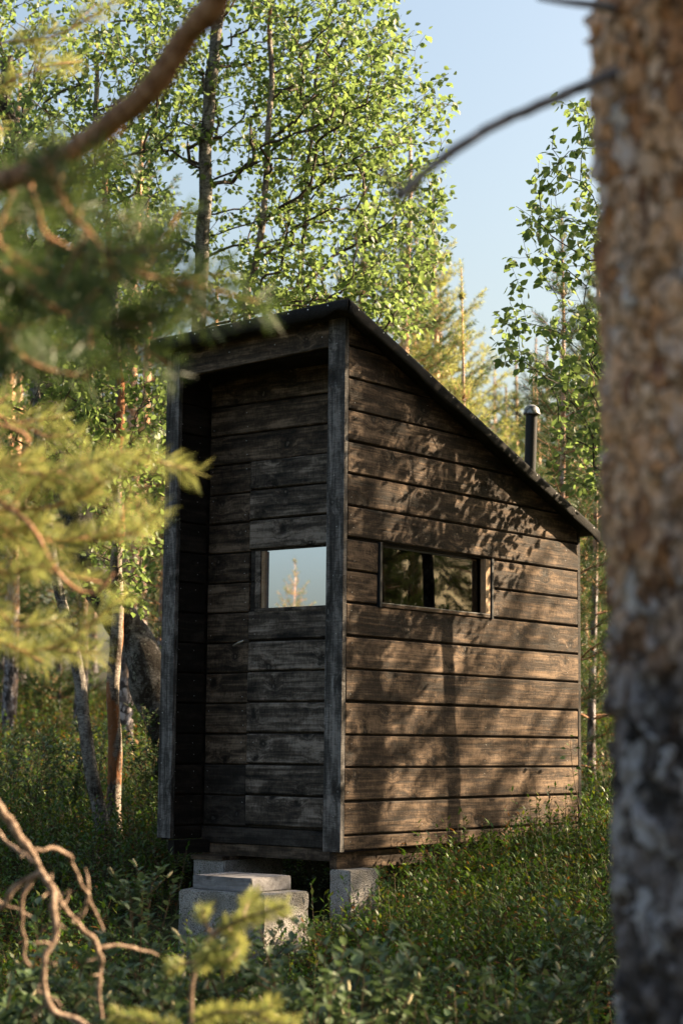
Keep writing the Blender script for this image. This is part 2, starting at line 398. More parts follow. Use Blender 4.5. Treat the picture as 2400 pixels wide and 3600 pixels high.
def ground_mat():
    t = NT('forest_floor'); tc = t.n('ShaderNodeTexCoord'); o = tc.outputs['Object']
    n1 = t.noise(o, 3.5, 6, 0.65); n2 = t.noise(o, 45, 5, 0.7)
    col = t.ramp(t.math('ADD', t.math('MULTIPLY', n1, 0.6), t.math('MULTIPLY', n2, 0.4)), [(0.35, (0.018, 0.014, 0.008)), (0.5, (0.03, 0.036, 0.012)), (0.62, (0.06, 0.05, 0.022)), (0.72, (0.10, 0.065, 0.035))])
    return t.done(t.principled(col, 0.95, t.bump(n2, 0.9, 0.03), 0.15))
GROUND = ground_mat()

# ------------------------------------------------------------------ ground
def build_ground():
    ds = np.concatenate([np.arange(-60, 2, 4.0), np.arange(2, 7, 0.4), np.arange(7, 15, 0.12), np.arange(15, 34, 0.6), np.arange(34, 120, 4), np.arange(120, 321, 20)])
    ls = np.concatenate([-np.arange(8, 200, 8)[::-1], -np.arange(3.2, 8, 0.6)[::-1], np.arange(-3.1, 3.11, 0.12), np.arange(3.2, 8, 0.6), np.arange(8, 200, 8)])
    D, LL = np.meshgrid(ds, ls, indexing='ij')
    X, Y = fromdl(D, LL); Z = ground_z(X, Y)
    V = np.stack([X, Y, Z], -1).reshape(-1, 3); nl = len(ls)
    i = np.arange(len(ds) - 1)[:, None] * nl; j = np.arange(nl - 1)[None, :]
    F = np.stack([i + j, i + nl + j, i + nl + j + 1, i + j + 1], -1).reshape(-1, 4)
    b = Buf(); b.add(V, F[:, ::-1])
    o = b.build('ground', GROUND, smooth=True); o['kind'] = 'structure'
    o['label'] = 'dark mossy forest floor with leaf litter'
build_ground()

# ------------------------------------------------------------------ cabin
PITCH = 0.17; Z0 = 0.0525; REC = 0.331; DEPTH = 2.35; XL = -1.287
def zk(k): return Z0 + PITCH * k
def roof_z(x, y): return 2.815 - 0.388 * (y + 0.09) - 0.042 * (0.1 - x) / 1.4
def inset_poly(poly, b):
    poly = np.asarray(poly, float); n = len(poly); c = poly.mean(0); out = []
    for i in range(n):
        p0, p1, p2 = poly[i - 1], poly[i], poly[(i + 1) % n]
        e1 = unit(p1 - p0); e2 = unit(p2 - p1)
        n1 = np.array([-e1[1], e1[0]]); n2 = np.array([-e2[1], e2[0]])
        if np.dot(n1, c - p1) < 0: n1 = -n1
        if np.dot(n2, c - p1) < 0: n2 = -n2
        bis = unit(n1 + n2); k = b / max(0.35, np.dot(bis, n1))
        out.append(p1 + bis * k)
    return np.array(out)

def prism(name, poly, axis, back, front, mat, parent, bevel=0.004):
    """board: 2-D polygon in the plane across `axis`, extruded from back to front, front edge bevelled"""
    poly = np.asarray(poly, float); n = len(poly)
    bevel = min(bevel, 0.35 * abs(front - back))
    s = 1 if front > back else -1
    ins = inset_poly(poly, bevel)
    def lift(q, d):
        if axis == 'x': return [(d, a, b) for a, b in q]
        if axis == 'y': return [(a, d, b) for a, b in q]
        return [(a, b, d) for a, b in q]
    V = lift(poly, back) + lift(poly, front - s * bevel) + lift(ins, front)
    F = [tuple(range(n)), tuple(range(2 * n, 3 * n))]
    for i in range(n):
        j = (i + 1) % n
        F += [(i, j, n + j, n + i), (n + i, n + j, 2 * n + j, 2 * n + i)]
    me = bpy.data.meshes.new(name); me.from_pydata(V, [], F)
    bm = bmesh.new(); bm.from_mesh(me); bmesh.ops.recalc_face_normals(bm, faces=bm.faces); bm.to_mesh(me); bm.free()
    return link(name, me, mat, parent)

def rect(a0, a1, b0, b1): return [(a0, b0), (a1, b0), (a1, b1), (a0, b1)]

def boxes(name, lst, mat, parent, bevel=0.0):
    bm = bmesh.new()
    for (x0, x1, y0, y1, z0, z1) in lst:
        r = bmesh.ops.create_cube(bm, size=1.0)
        for v in r['verts']:
            v.co = Vector((x0 if v.co.x < 0 else x1, y0 if v.co.y < 0 else y1, z0 if v.co.z < 0 else z1))
    if bevel:
        bmesh.ops.bevel(bm, geom=list(bm.edges), offset=bevel, segments=2, affect='EDGES', profile=0.6)
    me = bpy.data.meshes.new(name); bm.to_mesh(me); bm.free()
    return link(name, me, mat, parent)

cabin = empty('cabin', (-0.64, 1.2, -0.1), 'narrow black-stained wooden cabin with steep single-pitch roof and recessed door', 'cabin')

# --- side wall (sunlit, with a long low window between lines 7 and 9)
WY0, WY1, WZ0, WZ1 = 0.325, 1.362, zk(7) + 0.002, zk(9) - 0.006
def top_at(y): return roof_z(0.0, y) - 0.035
def side_core():
    V = []; F = []
    def pr(poly):
        b = len(V)
        V.extend([(-0.030, y, z) for y, z in poly]); V.extend([(-0.020, y, z) for y, z in poly]); n = len(poly)
        F.append(tuple(range(b, b + n))); F.append(tuple(range(b + n, b + 2 * n)))
        for i in range(n): F.append((b + i, b + (i + 1) % n, b + n + (i + 1) % n, b + n + i))
    y0, y1 = 0.032, DEPTH - 0.01
    pr([(y0, -0.015), (y1, -0.015), (y1, WZ0), (y0, WZ0)])
    pr([(y0, WZ0), (WY0, WZ0), (WY0, WZ1), (y0, WZ1)])
    pr([(WY1, WZ0), (y1, WZ0), (y1, WZ1), (WY1, WZ1)])
    pr([(y0, WZ1), (y1, WZ1), (y1, top_at(y1)), (y0, top_at(y0))])
    me = bpy.data.meshes.new('side_wall'); me.from_pydata(V, [], F); return me
side_wall = link('side_wall', side_core(), DARK_WOOD, cabin)
side_wall['label'] = 'brown board side wall with dappled sun and a long low window'

def clip_roof(poly, top):
    out = []
    for i in range(len(poly)):
        a, b = poly[i], poly[(i + 1) % len(poly)]
        fa, fb = top(a[0]) - a[1], top(b[0]) - b[1]
        if fa >= 0: out.append(a)
        if (fa >= 0) != (fb >= 0):
            t = fa / (fa - fb); out.append((a[0] + t * (b[0] - a[0]), a[1] + t * (b[1] - a[1])))
    return out
def side_board(y0, y1, z0, z1, k):
    poly = clip_roof([(y0, z0 + R.uniform(-.003, .003)), (y1, z0 + R.uniform(-.003, .003)), (y1, z1 + R.uniform(-.003, .003)), (y0, z1 + R.uniform(-.003, .003))], lambda y: top_at(y) - 0.004)
    if len(poly) < 3: return
    w = max(p[0] for p in poly) - min(p[0] for p in poly)
    if w < 0.05: return
    dx = R.uniform(-0.003, 0.0025)
    prism('board', poly, 'x', -0.0195, 0.0 + dx, SIDE_WOOD, side_wall, 0.0055)
for k in range(-1, 16):
    g = 0.0055
    z0 = (-0.022 if k == -1 else zk(k) + g); z1 = zk(k + 1) - g
    z0 += R.uniform(-0.0012, 0.0012); z1 += R.uniform(-0.0012, 0.0012)
    if k in (7, 8):
        side_board(0.034, 0.303, z0, z1, k); side_board(1.384, DEPTH - 0.022 + R.uniform(-.006, .004), z0, z1, k)
    else:
        side_board(0.034, DEPTH - 0.022 + R.uniform(-0.008, 0.004), z0, z1, k)
corner_trim = boxes('corner_trim', [(-0.028, -0.004, DEPTH - 0.018, DEPTH + 0.012, -0.03, top_at(DEPTH) - 0.01)], DARK_WOOD, cabin, 0.002)

# --- side window
win = boxes('side_window', [(-0.034, 0.004, WY1 - 0.050, WY1 - 0.003, WZ0 + 0.018, WZ1 - 0.002), (-0.12, -0.060, WY1 - 0.145, WY1 - 0.052, WZ0 + 0.016, WZ1 - 0.002)], PALE_WOOD, cabin, 0.002)
boxes('jamb', [(-0.10, -0.034, WY0 + 0.002, WY0 + 0.016, WZ0 + 0.016, WZ1 - 0.002), (-0.10, -0.034, WY0 + 0.017, WY1 - 0.146, WZ1 - 0.012, WZ1 - 0.002)], TRIM, win, 0.001)
win['label'] = 'long low side window in a pale wood frame'
sill = boxes('sill', [(-0.10, 0.010, WY0 - 0.0, WY1 - 0.014, WZ0 - 0.006, WZ0 + 0.012)], SIDE_WOOD, win, 0.003)
drip = boxes('drip_edge', [(-0.04, 0.012, WY0 + 0.002, WY1 - 0.02, WZ0 + 0.0123, WZ0 + 0.0148)], simple('drip_metal', (0.42, 0.42, 0.43), 0.45, 0.5, 0.5), win)
boxes('pane', [(-0.050, -0.045, WY0 + 0.0165, WY1 - 0.0515, WZ0 + 0.0162, WZ1 - 0.0125)], GLASS, win)
for (a, b) in ((0.3045, 0.3235), (1.364, 1.3825)):
    boxes('trim', [(-0.018, 0.012, a, b, WZ0 - 0.012, WZ1 + 0.004)], TRIM, win, 0.002)

# --- front corner posts, lintel
def post(x0, x1, z0, z1, lab):
    o = boxes('corner_post', [(x0, x1, 0.0, 0.031, z0, z1)], POST_WOOD, cabin, 0.003); o['label'] = lab; return o
post(-0.113, 0.0015, -0.033, 2.765, 'silver-grey weathered corner post beside the door')
post(XL, XL + 0.098, -0.010, 2.715, 'dark grey corner post at the shaded side')
lint = prism('lintel', [(-1.188, 2.560), (-0.1145, 2.602), (-0.1145, 2.765), (-1.188, 2.72)], 'y', 0.030, 0.006, FRONT_WOOD, cabin, 0.004)

# --- recess: back wall, door, left cheek, ceiling
front_wall = boxes('front_wall', [(-1.262, -0.104, REC + 0.022, REC + 0.034, -0.10, -0.034), (-1.262, -0.032, REC + 0.022, REC + 0.034, -0.0335, zk(7)), (-1.262, -0.885, REC + 0.022, REC + 0.034, zk(7), zk(9)),
                                  (-1.262, -0.025, REC + 0.022, REC + 0.034, zk(9), 2.62)], DARK_WOODX, cabin)
front_wall['label'] = 'recessed board wall round the door'
DX = -0.926
for k in range(-1, 15):
    z0 = (-0.040 if k == -1 else zk(k) + 0.0045) + R.uniform(-.001, .001); z1 = zk(k + 1) - 0.0045 + R.uniform(-.001, .001)
    if k == -1:
        prism('board', rect(-1.249, -0.104, z0, z1), 'y', REC + 0.0215, REC - 0.014, DARK_WOODX, front_wall, 0.004)
    elif k < 12:
        prism('board', rect(-1.249, DX - 0.009 + R.uniform(-.003, .002), z0, z1), 'y', REC + 0.0215, REC + R.uniform(-.001, .001), FRONT_WOOD if k > 1 else DARK_WOODX, front_wall, 0.005)
    else:
        prism('board', rect(-1.249, -0.033, z0, z1), 'y', REC + 0.0215, REC + R.uniform(-.001, .001), FRONT_WOOD, front_wall, 0.005)
boxes('threshold_beam', [(-1.249, -0.106, REC - 0.004, REC + 0.06, -0.108, -0.043)], FRONT_WOOD, cabin, 0.003)
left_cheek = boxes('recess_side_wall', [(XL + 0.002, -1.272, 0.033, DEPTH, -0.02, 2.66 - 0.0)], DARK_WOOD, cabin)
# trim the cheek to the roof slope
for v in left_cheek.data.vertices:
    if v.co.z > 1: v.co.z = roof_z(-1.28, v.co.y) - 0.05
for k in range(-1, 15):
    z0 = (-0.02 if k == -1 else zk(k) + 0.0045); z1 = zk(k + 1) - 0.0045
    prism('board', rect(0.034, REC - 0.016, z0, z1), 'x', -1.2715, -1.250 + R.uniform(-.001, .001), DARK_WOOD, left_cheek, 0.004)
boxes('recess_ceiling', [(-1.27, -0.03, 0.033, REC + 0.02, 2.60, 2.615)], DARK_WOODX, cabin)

door = boxes('door', [(DX + 0.010, -0.115, REC + 0.004, REC + 0.020, zk(0) + 0.002, zk(7)), (DX + 0.05, -0.115, REC + 0.004, REC + 0.020, zk(9), zk(12) - 0.006),
                      (DX + 0.002, DX + 0.05, REC + 0.004, REC + 0.020, zk(9), zk(12) - 0.006)], DARK_WOODX, cabin)
door['label'] = 'board-clad door with a bright square window'
for k in range(0, 12):
    if k in (7, 8): continue
    z0 = zk(k) + 0.0055 + R.uniform(-.001, .001); z1 = zk(k + 1) - 0.0055 + R.uniform(-.001, .001)
    z0 += 0.007; z1 += 0.007
    prism('board', rect(DX + 0.004 + R.uniform(-.003, .003), -0.112, z0, z1), 'y', REC + 0.0035, REC - 0.019 + R.uniform(-.0012, .0012), DOOR_WOOD, door, 0.006)
for k in (7, 8):
    prism('board', rect(DX, DX + 0.052, zk(k) + 0.003, zk(k + 1) - 0.004), 'y', REC + 0.020, REC + 0.004, DARK_WOODX, door, 0.003)
dwin = boxes('door_window', [(-0.833, -0.806, REC - 0.012, REC + 0.03, zk(7) + 0.018, zk(9) - 0.003)], PALE_WOOD, cabin, 0.003)
dwin['label'] = 'sky-reflecting square door window'
boxes('trim', [(-0.872, -0.8345, REC - 0.020, REC + 0.02, zk(7) - 0.004, zk(9) - 0.002)], DOOR_WOOD, dwin, 0.003)
boxes('sill', [(-0.855, -0.112, REC - 0.024, REC + 0.03, zk(7) - 0.004, zk(7) + 0.017)], DOOR_WOOD, dwin, 0.003)
boxes('pane', [(-0.8055, -0.116, REC + 0.006, REC + 0.010, zk(7) + 0.0175, zk(9) - 0.001)], MIRROR, dwin)
def door_handle():
    b = Buf()
    c = np.array([-0.93, REC - 0.02, 1.062])
    b.tube([c + (0.012, 0.0, 0.015), c + (0.012, -0.035, 0.015)], 0.009, 8)
    b.tube(resample([c + (0.014, -0.035, 0.017), c + (-0.02, -0.04, 0.006), c + (-0.062, -0.038, -0.010)], 0.012), 0.0075, 8)
    b.build('door_handle', STEEL, door, True)
door_handle()

# --- base beams, hidden rear walls and floor
boxes('base_beam', [(-0.100, -0.050, 0.040, DEPTH - 0.02, -0.122, -0.036)], SIDE_WOOD, cabin, 0.003)
boxes('base_beam', [(-1.235, -1.19, 0.036, DEPTH - 0.02, -0.095, -0.022)], DARK_WOOD, cabin, 0.003)
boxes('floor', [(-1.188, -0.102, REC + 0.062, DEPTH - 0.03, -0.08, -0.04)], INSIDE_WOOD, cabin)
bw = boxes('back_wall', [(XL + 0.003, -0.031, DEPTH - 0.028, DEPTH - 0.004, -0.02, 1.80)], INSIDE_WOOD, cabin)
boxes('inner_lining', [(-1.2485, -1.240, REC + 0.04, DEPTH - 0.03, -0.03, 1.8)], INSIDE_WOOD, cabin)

# --- roof: deck, felt with a bent hem, nails
def build_roof():
    V = []; F = []
    ys = np.linspace(-0.072, DEPTH + 0.075, 3); 
    deck = boxes('roof', [(XL - 0.02, 0.072, -0.068, DEPTH + 0.07, 0, 1)], DARK_WOOD, cabin)
    for v in deck.data.vertices:
        z = roof_z(v.co.x, v.co.y) - 0.006
        v.co.z = z if v.co.z > 0.5 else z - 0.024
    deck['label'] = 'steep single-pitch roof of black roofing felt'
    b = Buf()
    ys = np.linspace(-0.09, DEPTH + 0.085, 90)
    prof = [(0.092, -0.074, 0.0), (0.098, -0.055, 0.0), (0.100, -0.02, 0.0), (0.094, -0.004, 0.), (0.080, 0.0, 0.0)]
    xs = list(np.linspace(0.05, XL + 0.0, 14))
    lp = [(XL - 0.03, 0.0), (XL - 0.042, -0.006), (XL - 0.047, -0.03), (XL - 0.050, -0.066)]
    rows = []
    for y in ys:
        wob = 0.010 * mnoise.noise(Vector((y * 3.1, 0.3, 1.7))) + 0.006 * mnoise.noise(Vector((y * 9.0, 4.3, 1.7)))
        row = []
        for (x, dz, _) in prof:
            f = max(0, -dz) / 0.07
            row.append((x + wob * f * 1.6, y, roof_z(x, y) + dz * (1 + 6 * wob) + 0.6 * wob * f))
        for x in xs: row.append((x, y, roof_z(x, y) + 0.0012))
        for (x, dz) in lp:
            f = max(0, -dz) / 0.07
            row.append((x - wob * f, y, roof_z(x, y) + dz + 0.4 * wob * f))
        rows.append(row)
    Vv = np.array(rows); ny, nx = Vv.shape[:2]
    i = np.arange(ny - 1)[:, None] * nx; j = np.arange(nx - 1)[None, :]
    b.add(Vv.reshape(-1, 3), np.stack([i + j, i + j + 1, i + nx + j + 1, i + nx + j], -1).reshape(-1, 4))
    # front hem
    allx = np.linspace(0.098, XL - 0.046, 60); hem = []
    for x in allx:
        wob = 0.008 * mnoise.noise(Vector((x * 4.0, 7.3, 2.7)))
        c = 0.022 * math.exp(-((x - 0.02) / 0.05) ** 2)
        hem.append([(x, -0.0895, roof_z(x, -0.09) - 0.001), (x, -0.097, roof_z(x, -0.09) - 0.008), (x, -0.101 - wob, roof_z(x, -0.09) - 0.036), (x, -0.098 - 2 * wob, roof_z(x, -0.09) - 0.072 + wob + c)])
    H = np.array(hem); ny, nx = H.shape[:2]
    i = np.arange(ny - 1)[:, None] * nx; j = np.arange(nx - 1)[None, :]
    b.add(H.reshape(-1, 3), np.stack([i + j, i + j + 1, i + nx + j + 1, i + nx + j], -1).reshape(-1, 4))
    fo = b.build('felt', FELT, deck, True)
    so = fo.modifiers.new('thick', 'SOLIDIFY'); so.thickness = 0.003; so.offset = -1
    return deck
roof = build_roof()

# --- nails (tiny bright heads, joined)
def nails():
    b = Buf(); a = np.linspace(0, 2 * np.pi, 4, endpoint=False) + .4
    def disc(c, axis, r=0.0032):
        c = np.asarray(c, float)
        e = {'x': ((0, 1, 0), (0, 0, 1)), 'y': ((1, 0, 0), (0, 0, 1))}[axis]
        ring = np.array([c + r * (math.cos(t) * np.array(e[0]) + math.sin(t) * np.array(e[1])) for t in a])
        b.add(ring, [[0, 1, 2, 3]])
    for k in range(-1, 14):
        for dz in (0.045, 0.125):
            if R.random() < 0.8:
                z = zk(k) + dz + R.uniform(-.01, .01)
                for y in (0.10, 0.235): 
                    if R.random() < .8: disc((-1.2475, y + R.uniform(-.01, .01), z), 'x')
            z = zk(k) + dz + R.uniform(-.012, .012)
            if z < 0: continue
            if R.random() < .5: disc((-1.215 + R.uniform(-.01, .01), REC - 0.0025, z), 'y')
            if R.random() < .5: disc((-0.965 + R.uniform(-.01, .01), REC - 0.0025, z), 'y')
            for y in (0.075, 0.72, 1.32, 2.2):
                if R.random() < .55 and z < top_at(y) - .05 and not (WZ0 - .03 < z < WZ1 + .03 and .29 < y < 1.39): disc((0.0022, y + R.uniform(-.02, .02), z), 'x', 0.0027)
            if not k in (7, 8) and k < 12 and R.random() < .4: disc((-0.88 + R.uniform(-.02, .02), REC - 0.0195, z), 'y', 0.0025)
    for z in np.arange(0.1, 2.7, 0.31):
        disc((XL + 0.03 + R.uniform(-.01, .01), -0.0012, z + R.uniform(-.05, .05)), 'y'); disc((-0.05 + R.uniform(-.02, .02), -0.0012, z + R.uniform(-.05, .05)), 'y', 0.0025)
    for x in (-1.15, -0.82, -0.49, -0.16):
        disc((x, 0.0045, 2.66), 'y'); 
    for x in np.arange(-1.25, 0.08, 0.135):
        disc((x, -0.1055, roof_z(x, -.09) - 0.018), 'y', 0.0045)
    for y in np.arange(-0.02, 2.42, 0.215):
        disc((0.1055, y, roof_z(.1, y) - 0.022), 'x', 0.0045)
    o = b.build('nail_heads', NAIL, cabin, kind='stuff')
nails()

# --- chimney
def chimney():
    b = Buf(); base = np.array([-0.215, 2.10, 1.86]); top = np.array([-0.185, 2.095, 2.545]); r = 0.0365
    b.tube(np.linspace(base, top, 6), r, 24)
    ch = b.build('chimney_pipe', METAL, cabin, True)
    ch['label'] = 'black stovepipe chimney with a domed cap'
    b = Buf(); ax = unit(top - base); rows = []
    prof = [(0.0, 0.046), (0.018, 0.045), (0.032, 0.037), (0.044, 0.022), (0.050, 0.0), (0.054, -0.012), (0.052, -0.016), (0.030, -0.010)]
    pts = np.array([top + ax * (h + 0.018) for (_, h) in prof]); rad = np.array([max(q, 0.001) for (q, _) in prof])
    n = 24; u = unit(np.cross(ax, (0, 1, 0))); v = np.cross(ax, u); a = np.linspace(0, 2 * np.pi, n, endpoint=False)
    V = (pts[:, None] + rad[:, None, None] * (np.cos(a)[None, :, None] * u + np.sin(a)[None, :, None] * v)).reshape(-1, 3)
    i = np.arange(len(prof) - 1)[:, None] * n; j = np.arange(n)[None, :]; j2 = (j + 1) % n
    b.add(V, np.stack([i + j, i + j2, i + n + j2, i + n + j], -1).reshape(-1, 4))
    b.build('chimney_cap', CAPM, ch, True)
    for t in (0, 2.1, 4.2):
        b = Buf(); o = math.cos(t) * u * 0.034 + math.sin(t) * v * 0.034
        b.tube([top + o - ax * .02, top + o + ax * 0.03], 0.003, 5)
        b.build('cap_bracket', METAL, ch, True)
chimney()

# --- blocks and step
def block(name, x0, x1, y0, y1, z0, z1, rot, mat, label, cat, group=None, bev=0.006, jit=0.0025, cuts=7):
    bm = bmesh.new(); bmesh.ops.create_cube(bm, size=1.0)
    cx, cy = (x0 + x1) / 2, (y0 + y1) / 2
    for v in bm.verts: v.co = Vector((v.co.x * (x1 - x0), v.co.y * (y1 - y0), (z1 - z0) * (v.co.z + 0.5)))
    bmesh.ops.bevel(bm, geom=list(bm.edges), offset=bev, segments=2, affect='EDGES')
    bmesh.ops.subdivide_edges(bm, edges=[e for e in bm.edges if e.calc_length() > 0.03], cuts=cuts, use_grid_fill=True)
    for v in bm.verts: v.co += Vector((mnoise.noise(v.co * 18), mnoise.noise(v.co * 18 + Vector((5, 0, 0))), mnoise.noise(v.co * 18 + Vector((0, 9, 0))))) * jit
    me = bpy.data.meshes.new(name); bm.to_mesh(me); bm.free()
    o = link(name, me, mat); o.location = (cx, cy, z0); o.rotation_euler = (0, 0, rot)
    return tag(o, label, cat, group)
block('concrete_block', -0.084, 0.05, 0.022, 0.26, -0.46, -0.1225, 0, CONCRETE, 'grey concrete block under the sunlit side of the cabin', 'block')
bl = block('concrete_block', -1.235, -1.0, 0.24, 0.74, -0.46, -0.132, 0.0, CONCRETE, 'grey concrete block behind the step, under the shaded end', 'block')
shim = boxes('wood_shim', [(-1.245, -1.01, 0.232, 0.6, -0.1315, -0.1085)], FRONT_WOOD, None, 0.002)
tag(shim, 'thin wooden packing piece on the concrete block behind the step', 'shim')
block('step_block', -0.315, 0.215, -0.85, -0.50, -0.52, -0.186, 0.03, CONCRETE, 'large pitted concrete block used as a doorstep', 'block', None, 0.008, 0.006)
block('wooden_step', -0.262, 0.105, -0.81, -0.505, -0.1855, -0.118, 0.035, STEP_WOOD, 'short grey wooden beam lying on the concrete doorstep block', 'step', None, 0.005, 0.0015, 3)

# ------------------------------------------------------------------ foliage helpers
def norm_rows(a): return a / (np.linalg.norm(a, axis=1)[:, None] + 1e-9)
LEAF_T = np.array([(0, 0, 0), (0.28, 0.36, 0.07), (0.62, 0.30, 0.06), (1.0, 0.0, -0.06), (0.62, -0.30, 0.06), (0.28, -0.36, 0.07)])
NARROW_T = LEAF_T * np.array([1, 0.52, 1]); GRASS_T = LEAF_T * np.array([1, 0.13, 1])
LEAF_F = np.array([(0, 3, 2, 1), (0, 5, 4, 3)])
def add_leaves(b, pos, axis, nrm, size, m=0, T=LEAF_T):
    pos = np.asarray(pos, float); axis = norm_rows(np.asarray(axis, float)); nrm = np.asarray(nrm, float)
    side = norm_rows(np.cross(nrm, axis)); nrm = np.cross(axis, side); size = np.asarray(size, float)
    V = pos[:, None, :] + size[:, None, None] * (T[None, :, 0:1] * axis[:, None] + T[None, :, 1:2] * side[:, None] + T[None, :, 2:3] * nrm[:, None])
    n = len(pos); F = (np.arange(n)[:, None, None] * 6 + LEAF_F[None]).reshape(-1, 4)
    b.add(V.reshape(-1, 3), F, m)

def add_needles(b, pos, dirs, length, width, m=0):
    n = len(pos); rnd = rng.normal(size=(n, 3)); side = norm_rows(np.cross(dirs, rnd)) * (np.asarray(width) / 2)[:, None] if np.ndim(width) else norm_rows(np.cross(dirs, rnd)) * width / 2
    tip = pos + dirs * np.asarray(length)[:, None]
    mid = pos + dirs * (np.asarray(length) * 0.5)[:, None] + rng.normal(size=(n, 3)) * 0.03 * np.asarray(length)[:, None]
    V = np.stack([pos - side * .6, mid - side, tip, mid + side], 1)
    # kite shaped blade
    V[:, 0] = pos
    b.add(V.reshape(-1, 3), np.arange(4 * n).reshape(-1, 4), m)

def shoot_needles(b, pts, dens, length, width, spread=0.75, m=0):
    """needles round a shoot given as a polyline"""
    pts = np.asarray(pts, float); s = np.concatenate([[0], np.cumsum(np.linalg.norm(np.diff(pts, axis=0), axis=1))])
    n = max(4, int(s[-1] * dens)); u = rng.uniform(0, s[-1], n)
    p = np.stack([np.interp(u, s, pts[:, k]) for k in range(3)], 1)
    t = np.gradient(pts, axis=0); t = np.stack([np.interp(u, s, t[:, k]) for k in range(3)], 1); t = norm_rows(t)
    r = rng.normal(size=(n, 3)); r = norm_rows(r - (r * t).sum(1)[:, None] * t)
    d = norm_rows(t * (1 - spread * .45) + r * spread * rng.uniform(.75, 1.25, (n, 1)))
    add_needles(b, p, d, length * rng.uniform(.75, 1.15, n), width, m)

def grow(trunk, targets, tmin=0.2, seg=0.09, up=0.15, rise=0.25, sag=0.0):
    """joins target tips to the nearest fitting point of the growing skeleton -> list of paths, node table"""
    tr = resample(trunk, seg); N = [tuple(p) for p in tr]; par = list(range(-1, len(tr) - 1))
    cap = 200000; A = np.zeros((cap, 3)); A[:len(tr)] = tr; n = len(tr); first = int(tmin * len(tr))
    ok = np.zeros(cap, bool); ok[first:n] = True
    d0 = np.array([np.min(np.linalg.norm(tr - t, axis=1)) for t in targets])
    paths = []
    for ti in np.argsort(d0):
        T = targets[ti]; v = T - A[:n]; hd = np.hypot(v[:, 0], v[:, 1]); dist = np.linalg.norm(v, axis=1)
        cost = dist + 2.0 * np.maximum(0, rise * hd - v[:, 2]) ; cost[~ok[:n]] = 1e9
        i = int(np.argmin(cost)); P0 = A[i].copy(); ln = dist[i]
        P1 = P0 + (T - P0) * 0.5 + np.array([0, 0, up * ln]) + rng.normal(size=3) * 0.06 * ln
        k = max(2, int(ln / seg)); t = np.linspace(0, 1, k + 1)[1:, None]
        pts = (1 - t) ** 2 * P0 + 2 * t * (1 - t) * P1 + t * t * T
        pts[:-1] += rng.normal(size=(k - 1 if k > 1 else 0, 3)) * 0.004 if k > 1 else 0
        pts[:, 2] -= sag * ln * (t[:, 0] ** 3)
        ids = list(range(n, n + k)); A[n:n + k] = pts; ok[n:n + k] = True
        par.extend([i] + ids[:-1]); n += k
        paths.append([i] + ids)
    cnt = np.zeros(n)
    for p in paths: cnt[p[-1]] += 1
    for i in range(n - 1, -1, -1):
        if par[i] >= 0: cnt[par[i]] += cnt[i]
    return A[:n], paths, cnt, tr

def tree_group(name, base, label, cat, group=None): return empty(name, tuple(base), label, cat, group)

def birch(name, trunk, r0, r1, targets, label, bark=BIRCH_BARK, leaf=(0.034, 0.055), per=27, tmin=0.25, twig=0.5, group=None, leaf_m=None, rtip=0.0013, up=0.07, stems=None, limb_max=0.016):
    trunk = np.asarray(trunk, float)
    A, paths, cnt, tr = grow(trunk, targets, tmin, up=up)
    root = tree_group(name, (trunk[0][0], trunk[0][1], trunk[0][2]), label, 'tree', group)
    s = np.linspace(0, 1, len(tr)); tb = Buf()
    jit = np.array([[mnoise.noise(Vector(p * 3.0)), mnoise.noise(Vector(p * 3.0 + 7)), 0] for p in tr]) * r0 * 0.75
    trf = resample(tr + jit, 0.03); sf = np.linspace(0, 1, len(trf))
    rad = (r0 + (r1 - r0) * sf) * np.array([1 + 0.10 * mnoise.noise(Vector(p * 9)) for p in trf]) + 0.35 * r0 * np.exp(-sf * len(trf) * 0.03 / 0.12)
    tb.tube(trf, rad, 18)
    to = tb.build('trunk', bark, root, True)
    bb = Buf(); fine = Buf()
    for p in paths:
        pts = A[p]; r = np.minimum(rtip * cnt[p] ** 0.52, limb_max); r[0] = r[1]
        (bb if r[0] > 0.005 else bb).tube(pts, r, 5 if r[0] > 0.005 else 3)
    bb.build('branches', TWIG if bark is not BIRCH_BARK_OLD else TWIG, root, True, 'stuff')
    lb = Buf(); pos = []; ax = []
    for p in paths:
        pts = A[p]; seg = np.linalg.norm(np.diff(pts, axis=0), axis=1); s = np.concatenate([[0], np.cumsum(seg)])
        l = min(s[-1], twig); n = max(3, int(per * l / twig))
        u = s[-1] - rng.uniform(0, l, n) ** 1.0; u[0] = s[-1]
        q = np.stack([np.interp(u, s, pts[:, k]) for k in range(3)], 1)
        t = unit(pts[-1] - pts[max(0, len(pts) - 4)])
        d = rng.normal(size=(n, 3)) * 0.75 + t * 0.5 + np.array([0, 0, -0.42])
        pos.append(q + norm_rows(d) * 0.016 + rng.normal(size=(n, 3)) * 0.022); ax.append(d)
    pos = np.concatenate(pos); ax = np.concatenate(ax); n = len(pos)
    nr = rng.normal(size=(n, 3)) * 0.75 + np.array([0.1, -0.15, 0.8])
    add_leaves(lb, pos, ax, nr, rng.uniform(leaf[0], leaf[1], n))
    lb.build('leaves', leaf_m or BIRCH_LEAF, root, False, 'stuff')
    return root

def tips_px(n, boxes_, dr):
    """random tip positions: picture boxes (x0,x1,y0,y1,weight) over a depth range"""
    w = np.array([b[4] for b in boxes_], float); w /= w.sum(); out = []
    for i in rng.choice(len(boxes_), n, p=w):
        x0, x1, y0, y1, _ = boxes_[i]
        out.append(P(rng.uniform(x0, x1), rng.uniform(y0, y1), rng.uniform(*dr)))
    return np.array(out)

